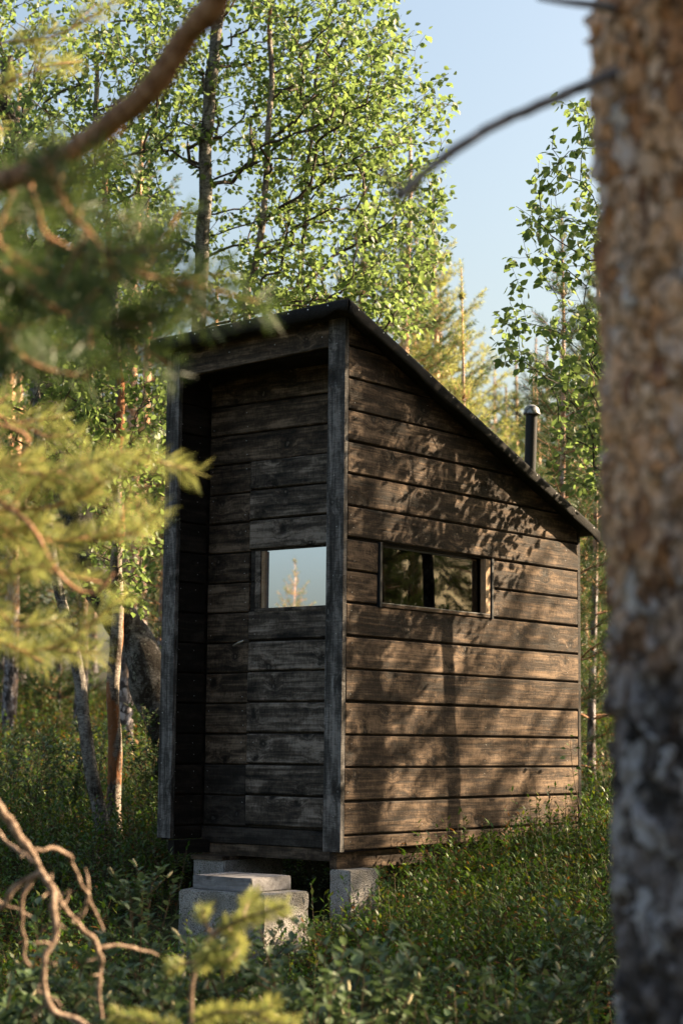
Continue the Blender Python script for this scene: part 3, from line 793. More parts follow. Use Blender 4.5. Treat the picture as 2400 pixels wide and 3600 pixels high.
def tips_ell(n, c, r, shell=0.35):
    q = rng.normal(size=(n, 3)); q = norm_rows(q) * (rng.uniform(shell, 1, n) ** 0.6)[:, None]
    return np.asarray(c) + q * np.asarray(r)

def clumpy(targets, scale, thr, off=0.0):
    k = [mnoise.noise(Vector(t) * scale + Vector((off, off * 2, 0))) > thr for t in targets]
    return targets[np.array(k)]

# ------------------------------------------------------------------ birches
def on_ground(p, dz=-0.05): return np.array([p[0], p[1], gz(p[0], p[1]) + dz])

def build_birches():
    # tall birch behind the roof, trunk rising through the crown
    t = [P(700, 1130, 12.6), P(722, 560, 12.6), P(738, 300, 12.6), P(752, 60, 12.6), P(760, -500, 12.7)]
    b = on_ground(P(640, 2700, 12.6)); t = [b, P(662, 1900, 12.6), P(688, 1350, 12.6)] + t
    tg = tips_px(1050, [(430, 1000, -150, 520, 2.2), (480, 1180, 150, 800, 1.7), (500, 1150, 700, 1120, 1.2), (900, 1420, -200, 600, 1.5)], (12.35, 14.0))
    birch('birch_tree', t, 0.062, 0.036, clumpy(tg, 1.5, -0.22), 'tall rough-barked birch rising behind the high front edge of the roof', BIRCH_BARK, per=27)
    # birch with several thin stems just behind the roof
    b = on_ground(P(868, 2600, 12.2)); t = [b, P(868, 1700, 12.2), P(866, 1090, 12.2), P(900, 960, 12.2), P(925, 760, 12.25), P(945, 420, 12.3), P(960, 60, 12.4), P(985, -300, 12.4)]
    tg = tips_px(1100, [(850, 1400, -150, 420, 1.9), (900, 1600, 250, 760, 2.0), (860, 1480, 700, 1080, 1.3), (700, 1150, 850, 1110, .7)], (11.5, 13.2))
    birch('birch_tree', t, 0.036, 0.014, clumpy(tg, 1.6, -0.22, 4.0), 'slim birch with long side branches spreading over the middle of the roof', BIRCH_BARK_PEEL, per=27)
    # hanging sprays at the right side of that crown (close above the roof)
    b = on_ground(P(1085, 2500, 12.9)); t = [b, P(1085, 1700, 12.9), P(1062, 1050, 12.9), P(1075, 760, 12.9), P(1100, 420, 13.0), P(1130, 100, 13.0)]
    tg = tips_px(640, [(1100, 1500, 60, 640, 1.6), (1250, 1580, 560, 940, 1.3), (1180, 1520, 900, 1180, 0.9)], (12.0, 13.6))
    birch('birch_tree', t, 0.030, 0.012, clumpy(tg, 1.8, -0.18, 8.0), 'thin birch whose drooping sprays hang above the sloping side of the roof', BIRCH_BARK, per=26)
    # old leaning birch with thick dark trunk at the shaded side of the cabin
    b = on_ground(P(690, 2900, 12.4)); t = [b, P(600, 2640, 12.4), P(520, 2420, 12.45), P(450, 2230, 12.5), P(390, 2100, 12.6), P(300, 1960, 12.8), P(215, 1700, 13.0), P(120, 1250, 13.3), P(60, 700, 13.5), P(20, 200, 13.6)]
    tg = tips_px(1000, [(-250, 300, -100, 620, 1.8), (-200, 420, 500, 1000, 1.3), (-150, 520, 900, 1500, 1.1)], (12.4, 14.2))
    birch('leaning_birch', t, 0.145, 0.05, clumpy(tg, 1.5, -0.22, 2.0), 'thick dark old birch leaning away from the shaded side of the cabin', BIRCH_BARK_OLD, per=27, tmin=0.45)
    # slim peeling birch
    b = on_ground(P(408, 2900, 11.7)); t = [b, P(405, 2700, 11.7), P(402, 2400, 11.7), P(405, 2180, 11.7), P(418, 1950, 11.75), P(412, 1500, 11.8), P(405, 1250, 11.85), P(375, 700, 12), P(330, 200, 12.1)]
    tg = tips_px(1000, [(300, 600, 1350, 1650, 1.3), (280, 600, 1550, 2150, 0.9), (150, 600, 1250, 1450, 1.2), (120, 560, 500, 1250, 1.7), (250, 700, -50, 500, 1.3)], (11.2, 12.7))
    birch('birch_tree', t, 0.048, 0.014, clumpy(tg, 1.7, -0.22, 6.0), 'slender birch with peeling orange bark beside the dark corner post', BIRCH_BARK_PEEL, per=26, tmin=0.38)
    # curved grey birch
    b = on_ground(P(372, 2950, 11.5)); t = [b, P(340, 2800, 11.5), P(305, 2620, 11.5), P(285, 2450, 11.55), P(262, 2290, 11.6), P(225, 2130, 11.7), P(180, 1900, 11.8), P(130, 1500, 12.0), P(100, 1000, 12.2), P(60, 500, 12.3)]
    tg = tips_px(700, [(-150, 330, 1250, 1750, 1.2), (-150, 350, 600, 1250, 1.4), (50, 480, 100, 650, 1.0)], (11.3, 12.8))
    birch('birch_tree', t, 0.046, 0.012, clumpy(tg, 1.7, -0.2, 3.0), 'thin curved grey birch next to the slender peeling one', BIRCH_BARK, per=26, tmin=0.45)
    # young birch beside the sunlit wall, mostly behind the big pine trunk
    x, y = 0.64, 1.77
    b = np.array([x, y, gz(x, y) - 0.03]); t = [b, (x - 0.03, y + .02, 0.6), (x - .015, y, 1.3), (x + .03, y + .02, 2.0), (x + .02, y + .05, 3.0), (x + .07, y + .06, 3.9), (x + .05, y + 0.05, 4.35)]
    tg = tips_px(370, [(1880, 2250, 340, 780, 1.1), (1790, 2200, 700, 1000, 1.15), (1740, 2150, 1060, 1330, 1.2), (1935, 2250, 1300, 1720, 1.4), (2150, 2650, 300, 1700, 2.4)], (10.1, 11.5))
    birch('birch_tree', t, 0.046, 0.014, tg, 'young birch with clear round leaves hanging past the chimney pipe', BIRCH_BARK, per=27, tmin=0.3, leaf=(0.040, 0.062), limb_max=0.012)
    # unseen birch added in the clearing so its crown dapples the sunlit wall
    x, y = 1.95, 2.75; t = [(x, y, gz(x, y) - .05), (x + .03, y, 1.2), (x - .02, y + .03, 2.4), (x + .04, y, 3.6), (x, y + .05, 5.4)]
    tg = np.vstack([tips_ell(400, (x - .05, y + .05, 4.0), (.95, 1.0, 1.35)), tips_ell(170, (x - .1, y - .1, 2.5), (.9, .9, .7))])
    birch('birch_tree', t, 0.05, 0.014, clumpy(tg, 1.5, -0.06, 5.0), 'unseen leafy birch added in the clearing to dapple the side wall', BIRCH_BARK, per=26, tmin=0.25)
build_birches()

# ------------------------------------------------------------------ pines
def pine_parts(h, r0, crown0, width, whorls, nlimb, dens, nlen, nwid, shape=0.9, lean=(0, 0), up=0.35, sub=0.16, seed=1, jit=1.0, top=0.93):
    """trunk / limbs / needles buffers of a pine standing at the origin"""
    g = np.random.default_rng(seed)
    tb, lb, nb = Buf(), Buf(), Buf()
    zs = np.linspace(-0.15, h, 30); tr = np.stack([lean[0] * zs + 0.03 * np.sin(zs * 1.1 + seed), lean[1] * zs + 0.03 * np.cos(zs * .9 + seed), zs], 1)
    tb.tube(tr, r0 * (1 - 0.88 * (np.clip(zs, 0, h) / h) ** 1.1) + 0.25 * r0 * np.exp(-np.clip(zs, 0, 9) / 0.15), 12)
    lead = tr[zs > h * (top - 0.13)]; shoot_needles(nb, np.vstack([lead, lead[-1:] + [[0, 0, .05]]]), dens * 1.3, nlen, nwid, 0.7)
    def axis(z): return np.array([np.interp(z, zs, tr[:, 0]), np.interp(z, zs, tr[:, 1]), z])
    for w in range(whorls):
        f = w / max(1, whorls - 1); z = h * (crown0 + (top - crown0) * f) + g.normal() * 0.04 * jit
        Lw = width * ((1 - f) ** shape * 0.92 + 0.07) * (0.6 + 0.4 * min(1, f * 5 + 0.35))
        a0 = g.uniform(0, 6.28)
        for k in range(nlimb):
            a = a0 + 6.283 * k / nlimb + g.normal() * 0.25; Ln = Lw * g.uniform(0.65, 1.15)
            ph = up + 0.75 * f ** 2 + g.normal() * 0.08; n = max(4, int(Ln / 0.12))
            t = np.linspace(0, 1, n + 1); hd = np.array([math.cos(a), math.sin(a), 0])
            pts = axis(z) + Ln * (t[:, None] * hd * math.cos(ph) + np.array([0, 0, 1]) * (math.sin(ph) * t ** 1.0 * 0.55 + 0.28 * t ** 3)[:, None]) + g.normal(size=(n + 1, 3)) * 0.012 * jit
            lr = max(0.004, 0.012 * Ln); lb.tube(pts, np.linspace(lr, 0.0025, n + 1), 4)
            st = max(1, int(n * 0.35)); shoot_needles(nb, pts[st:], dens, nlen, nwid)
            for i in range(st, n + 1):
                for sgn in (-1, 1):
                    if g.random() < 0.18 or Ln < 0.22: continue
                    sl = Ln * g.uniform(0.16, 0.34) * (1.1 - 0.6 * i / n) + 0.05; sl = min(sl, 0.5)
                    d = unit(hd * 0.75 + sgn * np.array([-hd[1], hd[0], 0]) * 0.75 + np.array([0, 0, 0.35 + g.normal() * .15]))
                    q = np.array([pts[i] + d * sl * u + np.array([0, 0, 0.12 * sl]) * u * u for u in (0, .33, .66, 1)])
                    lb.tube(q, np.array([.004, .003, .0025, .002]), 3)
                    shoot_needles(nb, q[1:] if sl > .2 else q, dens, nlen, nwid)
    return tb, lb, nb

def pine_at(name, loc, rot, parts, label, group, cat='tree', scale=1.0, bark=None, ndl=None, meshes=None):
    if meshes is None:
        tb, lb, nb = parts
        mt, ml, mn = tb.mesh('trunk', True), lb.mesh('limbs', True), nb.mesh('needles')
        mt.materials.append(bark or PINE_BARK_FAR); ml.materials.append(PINE_LIMB); mn.materials.append(ndl or PINE_NEEDLE)
        meshes = (mt, ml, mn)
    root = empty(name, loc, label, cat, group); root.rotation_euler = (0, 0, rot); root.scale = (scale,) * 3
    for nm, me in zip(('trunk', 'limbs', 'needles'), meshes):
        o = bpy.data.objects.new(nm, me); COL.objects.link(o); o.parent = root
        if nm != 'trunk': o['kind'] = 'stuff'
    return meshes

def place(px, d, dz=-0.05):
    q = P(px, 2500, d); return (q[0], q[1], gz(q[0], q[1]) + dz)

def build_pines():
    # the sunlit pine and the young pines beyond the roof
    loc = place(1520, 23); h = 0.525 + (2608 - 690) / FPX * 23 - loc[2]
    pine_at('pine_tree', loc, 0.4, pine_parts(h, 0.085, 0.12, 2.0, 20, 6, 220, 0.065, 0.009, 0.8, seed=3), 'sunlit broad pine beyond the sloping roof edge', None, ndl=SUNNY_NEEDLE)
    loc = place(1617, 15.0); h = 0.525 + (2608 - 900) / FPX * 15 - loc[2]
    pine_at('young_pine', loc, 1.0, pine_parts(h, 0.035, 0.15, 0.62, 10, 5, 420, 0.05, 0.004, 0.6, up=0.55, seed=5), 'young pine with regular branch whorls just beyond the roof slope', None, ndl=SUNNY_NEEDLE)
    loc = place(1972, 14.3); h = 0.525 + (2608 - 700) / FPX * 14.3 - loc[2]
    pine_at('young_pine', loc, 2.0, pine_parts(h, 0.040, 0.10, 0.95, 13, 5, 380, 0.055, 0.004, 0.7, up=0.4, seed=6), 'young pine with open branches behind the chimney pipe', None)
    loc = place(1862, 15.6); h = 0.525 + (2608 - 1290) / FPX * 15.6 - loc[2]
    pine_at('young_pine', loc, 2.6, pine_parts(h, 0.030, 0.1, 0.62, 10, 5, 380, 0.055, 0.004, 0.65, up=0.6, seed=7), 'small pine whose leading shoot stands just above the chimney cap', None)
    loc = place(2085, 16.5); h = 0.525 + (2608 - 1050) / FPX * 16.5 - loc[2]
    pine_at('young_pine', loc, 3.6, pine_parts(h, 0.04, 0.05, 1.0, 13, 5, 340, 0.055, 0.0045, 0.7, up=0.3, seed=8), 'bushy pine behind the rear corner of the cabin', None)
    # forest behind: copies of five trees
    kinds = [pine_parts(9.0, 0.15, 0.26, 1.6, 17, 6, 170, 0.07, 0.012, 0.7, seed=21), pine_parts(11.0, 0.165, 0.32, 1.9, 17, 6, 140, 0.07, 0.013, 0.6, seed=22),
             pine_parts(7.0, 0.11, 0.24, 1.25, 17, 6, 190, 0.065, 0.011, 0.75, seed=23)]
    km = []
    for kk in kinds:
        tb, lb, nb = kk; a, b_, c = tb.mesh('trunk', True), lb.mesh('limbs', True), nb.mesh('needles')
        a.materials.append(PINE_BARK_FAR); b_.materials.append(PINE_LIMB); c.materials.append(PINE_NEEDLE); km.append((a, b_, c))
    g = random.Random(5)
    spots = []
    for px in range(-420, 1450, 165):
        spots.append((px + g.uniform(-45, 45), g.uniform(18, 27)))
    for px in range(-600, 1600, 62):
        spots.append((px + g.uniform(-30, 30), g.uniform(28, 52)))
    for px, d in spots:
        loc = place(px, d); pine_at('forest_pine', loc, g.uniform(0, 6.28), None, 'slender pine standing in the forest on the shaded side behind the cabin', 'forest pines behind the birches', scale=g.uniform(.52, .72) if d < 28 else g.uniform(.7, 1.0), meshes=km[g.randrange(3)])
    for i in range(26):      # lower trees to the sunny side: the sky stays open above them
        px = 1560 + i * 42 + g.uniform(-18, 18); d = g.uniform(24, 56)
        topy = g.uniform(1150, 1450) if px < 2100 else 700
        loc = place(px, d); h = 0.525 + (2608 - topy) / FPX * d - loc[2]
        k = g.randrange(3); hk = (9.0, 11.0, 7.0)[k]
        pine_at('forest_pine', loc, g.uniform(0, 6.28), None, 'small distant pine in the forest beyond the chimney side of the cabin', 'distant pines beyond the chimney', scale=h / hk, meshes=km[k])
    # small undergrowth pines and spruces
    km2 = []
    for kk in (pine_parts(2.2, 0.03, 0.08, 0.75, 11, 6, 200, 0.06, 0.010, 0.8, seed=31, up=0.2), pine_parts(1.5, 0.022, 0.08, 0.6, 9, 6, 200, 0.06, 0.010, 0.8, seed=32, up=0.25)):
        tb, lb, nb = kk; a, b_, c = tb.mesh('trunk', True), lb.mesh('limbs', True), nb.mesh('needles')
        a.materials.append(PINE_BARK_FAR); b_.materials.append(PINE_LIMB); c.materials.append(PINE_NEEDLE); km2.append((a, b_, c))
    for i in range(14, 46):
        px = g.uniform(-500, 620) if i < 30 else g.uniform(1900, 2700); d = g.uniform(26, 46) if i < 30 else g.uniform(17.5, 38)
        pine_at('pine_sapling', place(px, d), g.uniform(0, 6.28), None, 'low bushy pine sapling in the undergrowth between the forest trunks' if i < 30 else 'low bushy pine sapling in the undergrowth past the rear corner',
                'saplings among the forest trunks' if i < 30 else 'saplings past the rear corner', scale=g.uniform(.7, 1.5), meshes=km2[i % 2])
    # unseen pines beyond the sunny side, several added to shade clearing and dapple wall
    for (x, y, sc, k) in ((5.2, 6.9, 1.0, 0), (4.9, 3.9, .8, 0), (4.4, 1.0, .9, 0), (4.0, 10.5, 1.0, 0), (8.03, -1.13, .8, 0), (8.7, 11.8, 1., 2), (10.6, 12.6, 1., 2), (8.0, 14.6, 1., 2), (12.0, 14.0, 1., 2), (10.0, 16.2, 1., 2), (13.8, 12.2, 1., 2), (9.6, 10.2, .9, 2), (6.6, 5.6, .9, 2), (7.0, 3.9, .9, 0), (8.8, 7.0, 1.1, 1), (11.5, 0.0, 1.0, 0), (5.0, 12.5, 1.1, 1), (10.3, -2.2, .9, 2), (14, 2.0, 1.1, 1), (12.5, 8.6, 1.0, 0),
                          (9.2, -4.5, 1.0, 1), (11.0, -7.0, 1.1, 1), (12.8, -4.0, 1.2, 1), (12.6, -10.5, 1.2, 1), (14.5, -1.2, 1.2, 1), (15.5, -7.0, 1.2, 1)):
        pine_at('unseen_clearing_pine', (x, y, gz(x, y) - .05), g.uniform(0, 6.28), None, 'unseen pine on the sunny edge of the clearing beside the cabin', 'pines along the sunny edge of the clearing', scale=sc, meshes=km[k])
    for i in range(16):      # far side of the clearing
        t = g.uniform(22, 36); o = (i / 15 - .5) * 26 + g.uniform(-1, 1); x, y = 0.616 * t + o * .788, 1.0 + 0.788 * t - o * .616
        if cam_dl(x, y)[1] < cam_dl(x, y)[0] * 0.26: continue
        pine_at('unseen_clearing_pine', (x, y, gz(x, y) - .05), g.uniform(0, 6.28), None, 'unseen pine on the sunny edge of the clearing beside the cabin', 'pines along the sunny edge of the clearing', scale=g.uniform(.9, 1.1), meshes=km[i % 2])
    for i in range(34):      # low growth across the clearing, mirrored dark in the side window
        t = g.uniform(9, 26); o = g.uniform(-.5, .5) * t * 0.75
        x, y = 0.616 * t + o * .788, 1.0 + 0.788 * t - o * .616
        if cam_dl(x, y)[1] < cam_dl(x, y)[0] * 0.24: continue
        pine_at('clearing_sapling', (x, y, gz(x, y) - .05), g.uniform(0, 6.28), None, 'bushy pine sapling across the clearing from the side window', 'saplings across the clearing', scale=g.uniform(1.0, 1.9), meshes=km2[i % 2])
    # a small spruce out in the open, which the door window mirrors
    W = np.array([-0.60, REC + .006, 1.33]); dv = unit(W - CAM); q = W + np.array([dv[0], -dv[1], dv[2]]) * 15.0
    z = gz(q[0], q[1]); pine_at('spruce_tree', (q[0], q[1], z), 0.3, pine_parts(3.65, 0.04, 0.06, 1.0, 20, 6, 110, 0.035, 0.008, 0.9, seed=41, up=0.5, jit=.6, top=0.99), 'small narrow spruce standing alone on open ground facing the door', None, ndl=SUNNY_NEEDLE)
build_pines()

# ------------------------------------------------------------------ big foreground pine
def big_pine():
    a = P(2499, 3060, 3.0); c = P(2416, 150, 3.0); ax = (c - a) / (c[2] - a[2])
    def cen(z): return a + ax * (z - a[2])
    zb = gz(a[0], a[1]) - 0.1
    root = empty('pine_tree', tuple(cen(zb)), 'massive flaky orange and grey pine trunk close in front of the cabin', 'tree')
    zs = np.concatenate([np.arange(zb, -0.25, 0.03), np.arange(-0.25, 2.1, 0.008), np.arange(2.1, 9.5, 0.12)]); n = 104
    r = np.interp(zs, [zb, zb + .3, 0, 2, 9.5], [0.21, 0.165, 0.150, 0.147, 0.05])
    th = np.linspace(0, 2 * np.pi, n, endpoint=False); V = np.zeros((len(zs), n, 3))
    for i, z in enumerate(zs):
        c0 = cen(z)
        for j, t in enumerate(th):
            if -0.25 < z < 2.1:
                u = Vector((math.cos(t) * 3.4, math.sin(t) * 3.4, z * 9.0)); u += Vector((mnoise.noise(u * .9), mnoise.noise(u * .9 + Vector((3, 1, 0))), mnoise.noise(u * .7))) * 0.55
                cs = mnoise.cell(u * 1.9) ; c2 = mnoise.cell(u * 4.3 + Vector((9, 2, 4)))
                dz_ = 0.012 * cs + 0.007 * c2 + 0.006 * mnoise.noise(u * 2.3)
            else: dz_ = 0.006 * mnoise.noise(Vector((math.cos(t) * 3, math.sin(t) * 3, z * 5)))
            rr = r[i] + dz_
            V[i, j] = c0 + np.array([math.cos(t) * rr, math.sin(t) * rr, 0])
    i = np.arange(len(zs) - 1)[:, None] * n; j = np.arange(n)[None, :]; j2 = (j + 1) % n
    b = Buf(); b.add(V.reshape(-1, 3), np.stack([i + j, i + j2, i + n + j2, i + n + j], -1).reshape(-1, 4))
    b.build('trunk', PINE_BARK, root, False)
    # dead grey limb with a hooked end, and a broken stub higher up
    b = Buf()
    q = resample([P(2250, 220, 2.97), P(2085, 290, 2.9), P(1930, 355, 2.85), P(1760, 430, 2.8), P(1620, 510, 2.77), P(1500, 600, 2.75), P(1400, 695, 2.73)], 0.012)
    q += np.array([[mnoise.noise(Vector(p * 30)), mnoise.noise(Vector(p * 30 + 5)), mnoise.noise(Vector(p * 30 + 9))] for p in q]) * 0.0025
    b.tube(q, np.linspace(0.0092, 0.0075, len(q)) * np.array([1 + .18 * mnoise.noise(Vector(p * 45)) for p in q]), 9)
    b.tube(resample([P(1405, 690, 2.73), P(1375, 640, 2.72), P(1330, 590, 2.71)], 0.01), np.array([0.006, .0055, .005, .004])[:len(resample([P(1405, 690, 2.73), P(1375, 640, 2.72), P(1330, 590, 2.71)], 0.01))] if False else 0.0045, 7)
    o = b.build('dead_limb', GREY_LIMB, root, True); o['label'] = 'bare grey limb with a hooked tip'
    b = Buf(); q = resample([P(2330, 60, 2.97), P(2100, 20, 2.9), P(1980, 6, 2.88), P(1890, -8, 2.86)], 0.012)
    b.tube(q, np.linspace(0.012, 0.004, len(q)), 8); b.build('dead_stub', GREY_LIMB, root, True)
    # living limb drooping across the top corner with shaded needle sprays
    lb = Buf(); nb = Buf()
    PP = lambda x, y, d: P(x, y, d * 1.32)
    def limb(pts, r0, r1, n=9, wob=0.004):
        q = resample(pts, 0.012); q += np.array([[mnoise.noise(Vector(p * 22)), mnoise.noise(Vector(p * 22 + 5)), mnoise.noise(Vector(p * 22 + 9))] for p in q]) * wob
        lb.tube(q, np.linspace(r0, r1, len(q)) * np.array([1 + .16 * mnoise.noise(Vector(p * 38)) for p in q]), n); return q
    limb([cen(3.1), PP(1900, -1100, 2.6), PP(1250, -620, 2.2), PP(900, -250, 2.0), PP(755, 0, 2.02), PP(650, 130, 2.08), PP(545, 300, 2.12), PP(400, 425, 2.2), PP(250, 535, 2.26), PP(70, 620, 2.34), PP(-150, 690, 2.45)], 0.027, 0.0175, 12)
    g = np.random.default_rng(3)
    sprays = [([PP(90, 610, 2.33), PP(150, 800, 2.3), PP(330, 920, 2.3), PP(560, 985, 2.32), PP(760, 1020, 2.35)], 11), ([PP(-60, 660, 2.4), PP(20, 900, 2.36), PP(170, 1080, 2.34), PP(340, 1150, 2.36), PP(480, 1150, 2.4)], 12),
              ([PP(-100, 700, 2.42), PP(-60, 1050, 2.4), PP(80, 1250, 2.4), PP(300, 1330, 2.42)], 9), ([PP(200, 560, 2.27), PP(230, 720, 2.2), PP(340, 860, 2.18), PP(430, 980, 2.18)], 7), ([PP(-160, 720, 2.5), PP(-120, 900, 2.5), PP(60, 760, 2.45), PP(180, 720, 2.42)], 6),
              ([PP(-160, 700, 2.5), PP(-150, 1000, 2.5), PP(-20, 1180, 2.5), PP(140, 1240, 2.5)], 6)]
    for pts, ns in sprays:
        q = limb(pts, 0.007, 0.003, 6, 0.008)
        shoot_needles(nb, q[len(q) // 3:], 800, 0.058, 0.0024, 0.8)
        for i in np.linspace(len(q) * .25, len(q) - 2, ns).astype(int):
            d = unit(unit(q[min(i + 3, len(q) - 1)] - q[i - 3]) * .6 + g.normal(size=3) * 0.7 + np.array([0, 0, .25])); sl = g.uniform(.07, .16)
            s = np.array([q[i] + d * sl * u for u in (0, .35, .7, 1)]); lb.tube(s, np.array([.003, .0025, .002, .002]), 5)
            shoot_needles(nb, s, 1400, 0.060, 0.0024, 0.8)
    lb.build('living_limb', PINE_LIMB, root, True); nb.build('needles', PINE_NEEDLE, root, False, 'stuff')
    # crown high above the frame
    lb = Buf(); nb = Buf()
    for w in range(9):
        z = 4.6 + w * 0.52
        for k in range(5):
            an = k * 1.2566 + w * .7 + g.normal() * .2; Ln = (1.9 - 0.17 * w) * g.uniform(.7, 1.1); hd = np.array([math.cos(an), math.sin(an), 0]); t = np.linspace(0, 1, 10)[:, None]
            pts = cen(z) + Ln * (t * hd + np.array([0, 0, .35]) * t ** 1.5); lb.tube(pts, np.linspace(.018, .004, 10), 5)
            shoot_needles(nb, pts[4:], 120, .06, .005)
            for i in range(3, 10):
                for sg in (-1, 1):
                    d = unit(hd * .7 + sg * np.array([-hd[1], hd[0], 0]) * .8 + np.array([0, 0, .4])); sl = Ln * g.uniform(.12, .25)
                    shoot_needles(nb, np.array([pts[i] + d * sl * u for u in (0, .5, 1)]), 150, .06, .005)
    lb.build('crown_limbs', PINE_LIMB, root, True, 'stuff'); nb.build('crown_needles', PINE_NEEDLE, root, False, 'stuff')
big_pine()

# ------------------------------------------------------------------ sunlit foreground pine at the edge of the picture
def side_pine():
    base = P(-900, 2500, 3.9); base[2] = gz(base[0], base[1]) - 0.1
    root = empty('pine_tree', tuple(base), 'small pine with sunlit yellow-green needle sprays and bare lower branches', 'tree')
    tb = Buf(); zs = np.linspace(0, 3.4, 40); tb.tube(base + np.stack([.02 * np.sin(zs * 2), .02 * np.cos(zs * 1.7), zs], 1), np.linspace(.055, .015, 40), 14)
    tb.build('trunk', PINE_BARK_FAR, root, True)
    lb = Buf(); nb = Buf(); g = np.random.default_rng(9)
    def limb(pts, r0, r1, wob=0.006):
        q = resample(pts, 0.014); q += np.array([[mnoise.noise(Vector(p * 18)), mnoise.noise(Vector(p * 18 + 5)), mnoise.noise(Vector(p * 18 + 9))] for p in q]) * wob
        lb.tube(q, np.linspace(r0, r1, len(q)), 7); return q
    tz = lambda z: base + np.array([0, 0, z])
    PP = lambda x, y, d: P(x, y, d * 1.25)
    sp = [([tz(1.5), PP(-400, 1800, 3.2), PP(-60, 1790, 3.2), PP(160, 1790, 3.2), PP(330, 1720, 3.2), PP(440, 1650, 3.2), PP(535, 1600, 3.2)], 16, 0),
          ([tz(1.45), PP(-400, 1900, 3.3), PP(-60, 1850, 3.25), PP(200, 1900, 3.25), PP(370, 1890, 3.25), PP(500, 1870, 3.25)], 14, 0), ([tz(1.6), PP(-300, 1700, 3.1), PP(-40, 1640, 3.1), PP(150, 1660, 3.1), PP(310, 1640, 3.1)], 10, 0),
          ([tz(1.5), PP(-350, 1900, 3.1), PP(-80, 2000, 3.1), PP(60, 2010, 3.1), PP(170, 2000, 3.1)], 8, 0), ([tz(1.2), PP(-400, 2220, 3.3), PP(-60, 2240, 3.3), PP(90, 2290, 3.3), PP(200, 2270, 3.3), PP(285, 2235, 3.3)], 9, 0),
          ([tz(1.3), PP(-350, 2050, 3.2), PP(-60, 2110, 3.2), PP(40, 2190, 3.2), PP(110, 2200, 3.2)], 5, 0), ([tz(1.9), PP(-300, 1450, 3.2), PP(-80, 1440, 3.2), PP(60, 1490, 3.2), PP(180, 1540, 3.2)], 6, 0),
          ([tz(2.6), PP(-300, 250, 4.0), PP(-50, 160, 4.1), PP(180, 130, 4.15), PP(360, 40, 4.2)], 10, 1), ([tz(2.5), PP(-300, 380, 4.0), PP(-60, 330, 4.1), PP(120, 250, 4.15), PP(290, 210, 4.2)], 8, 1)]
    for pts, ns, _ in sp:
        q = limb(pts, 0.007, 0.0025); n0 = int(len(q) * .5)
        shoot_needles(nb, q[int(len(q) * .55):], 560, 0.055, 0.0023, 0.8)
        for i in np.linspace(n0, len(q) - 2, ns).astype(int):
            d = unit(unit(q[min(i + 3, len(q) - 1)] - q[i - 3]) * .7 + g.normal(size=3) * 0.6 + np.array([0, 0, .3])); sl = g.uniform(.06, .15)
            s = np.array([q[i] + d * sl * u for u in (0, .35, .7, 1)]); lb.tube(s, np.array([.003, .0025, .002, .002]), 5)
            shoot_needles(nb, s, 950, 0.057, 0.0023, 0.8)
    # bare looping twigs
    limb([PP(-120, 1700, 3.15), PP(40, 1790, 3.12), PP(130, 1880, 3.1), PP(200, 2010, 3.1), PP(275, 2075, 3.1), PP(345, 2080, 3.1), PP(400, 2010, 3.1)], 0.006, 0.004, .002)
    limb([PP(-100, 1480, 3.1), PP(20, 1500, 3.1), PP(100, 1540, 3.1), PP(70, 1600, 3.1), PP(-30, 1630, 3.1)], 0.005, 0.003, .002)
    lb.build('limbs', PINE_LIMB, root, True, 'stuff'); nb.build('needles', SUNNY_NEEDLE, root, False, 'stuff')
    # dead branch hanging low
    lb = Buf(); d0 = 4.3
    def pl(lst, r0, r1):
        q = resample([P(x, y, d0 + dd) for (x, y, dd) in lst], 0.01); q += np.array([[mnoise.noise(Vector(p * 25)), mnoise.noise(Vector(p * 25 + 5)), mnoise.noise(Vector(p * 25 + 9))] for p in q]) * .009
        lb.tube(q, 0.8 * np.linspace(r0, r1, len(q)) * np.array([1 + .38 * mnoise.noise(Vector(p * 30)) + .25 * mnoise.noise(Vector(p * 90)) for p in q]), 8)
    def stubs(lst, n, g2):
        q = resample([P(x, y, d0 + dd) for (x, y, dd) in lst], 0.01)
        for i in g2.integers(1, len(q) - 1, n):
            d = unit(g2.normal(size=3)); ln = g2.uniform(.015, .06); e = q[i] + d * ln; lb.tube(resample([q[i], q[i] + d * ln * .5 + g2.normal(size=3) * .008, e], .012), np.linspace(.0026, .0018, len(resample([q[i], q[i] + d * ln * .5, e], .012)))[0], 5)
    g2 = np.random.default_rng(4)
    stubs([(-45, 2785, 0), (50, 2905, 0), (105, 2985, 0), (150, 3060, 0), (185, 3150, -.05), (193, 3260, -.08), (165, 3370, -.1), (155, 3470, -.1), (200, 3560, -.1)], 14, g2); stubs([(150, 3062, 0), (200, 3150, .04), (265, 3235, .06), (350, 3340, .08), (355, 3450, .1)], 9, g2)
    q0 = (base + np.array([0, 0, .8])); 
    lb.tube(resample([q0, P(-400, 2600, 4.2), P(-120, 2690, 4.3), P(-40, 2790, 4.3)], .02), 0.012, 8)
    pl([(-45, 2785, 0), (50, 2905, 0), (105, 2985, 0), (150, 3060, 0), (185, 3150, -.05), (193, 3260, -.08), (165, 3370, -.1), (155, 3470, -.1), (200, 3560, -.1), (290, 3605, -.1), (380, 3680, -.1)], 0.0115, 0.0085)
    pl([(150, 3058, 0), (80, 3105, 0), (15, 3170, 0), (-80, 3235, .05)], 0.009, 0.008); pl([(150, 3062, 0), (200, 3150, .04), (265, 3235, .06), (350, 3340, .08), (355, 3450, .1), (352, 3580, .1)], 0.0085, 0.006)
    pl([(345, 3328, .08), (420, 3328, .12), (500, 3335, .16), (555, 3360, .18)], 0.006, 0.004); pl([(120, 2985, .05), (200, 2985, .1), (250, 3015, .15), (280, 3090, .18), (310, 3150, .2), (360, 3270, .24)], 0.006, 0.004)
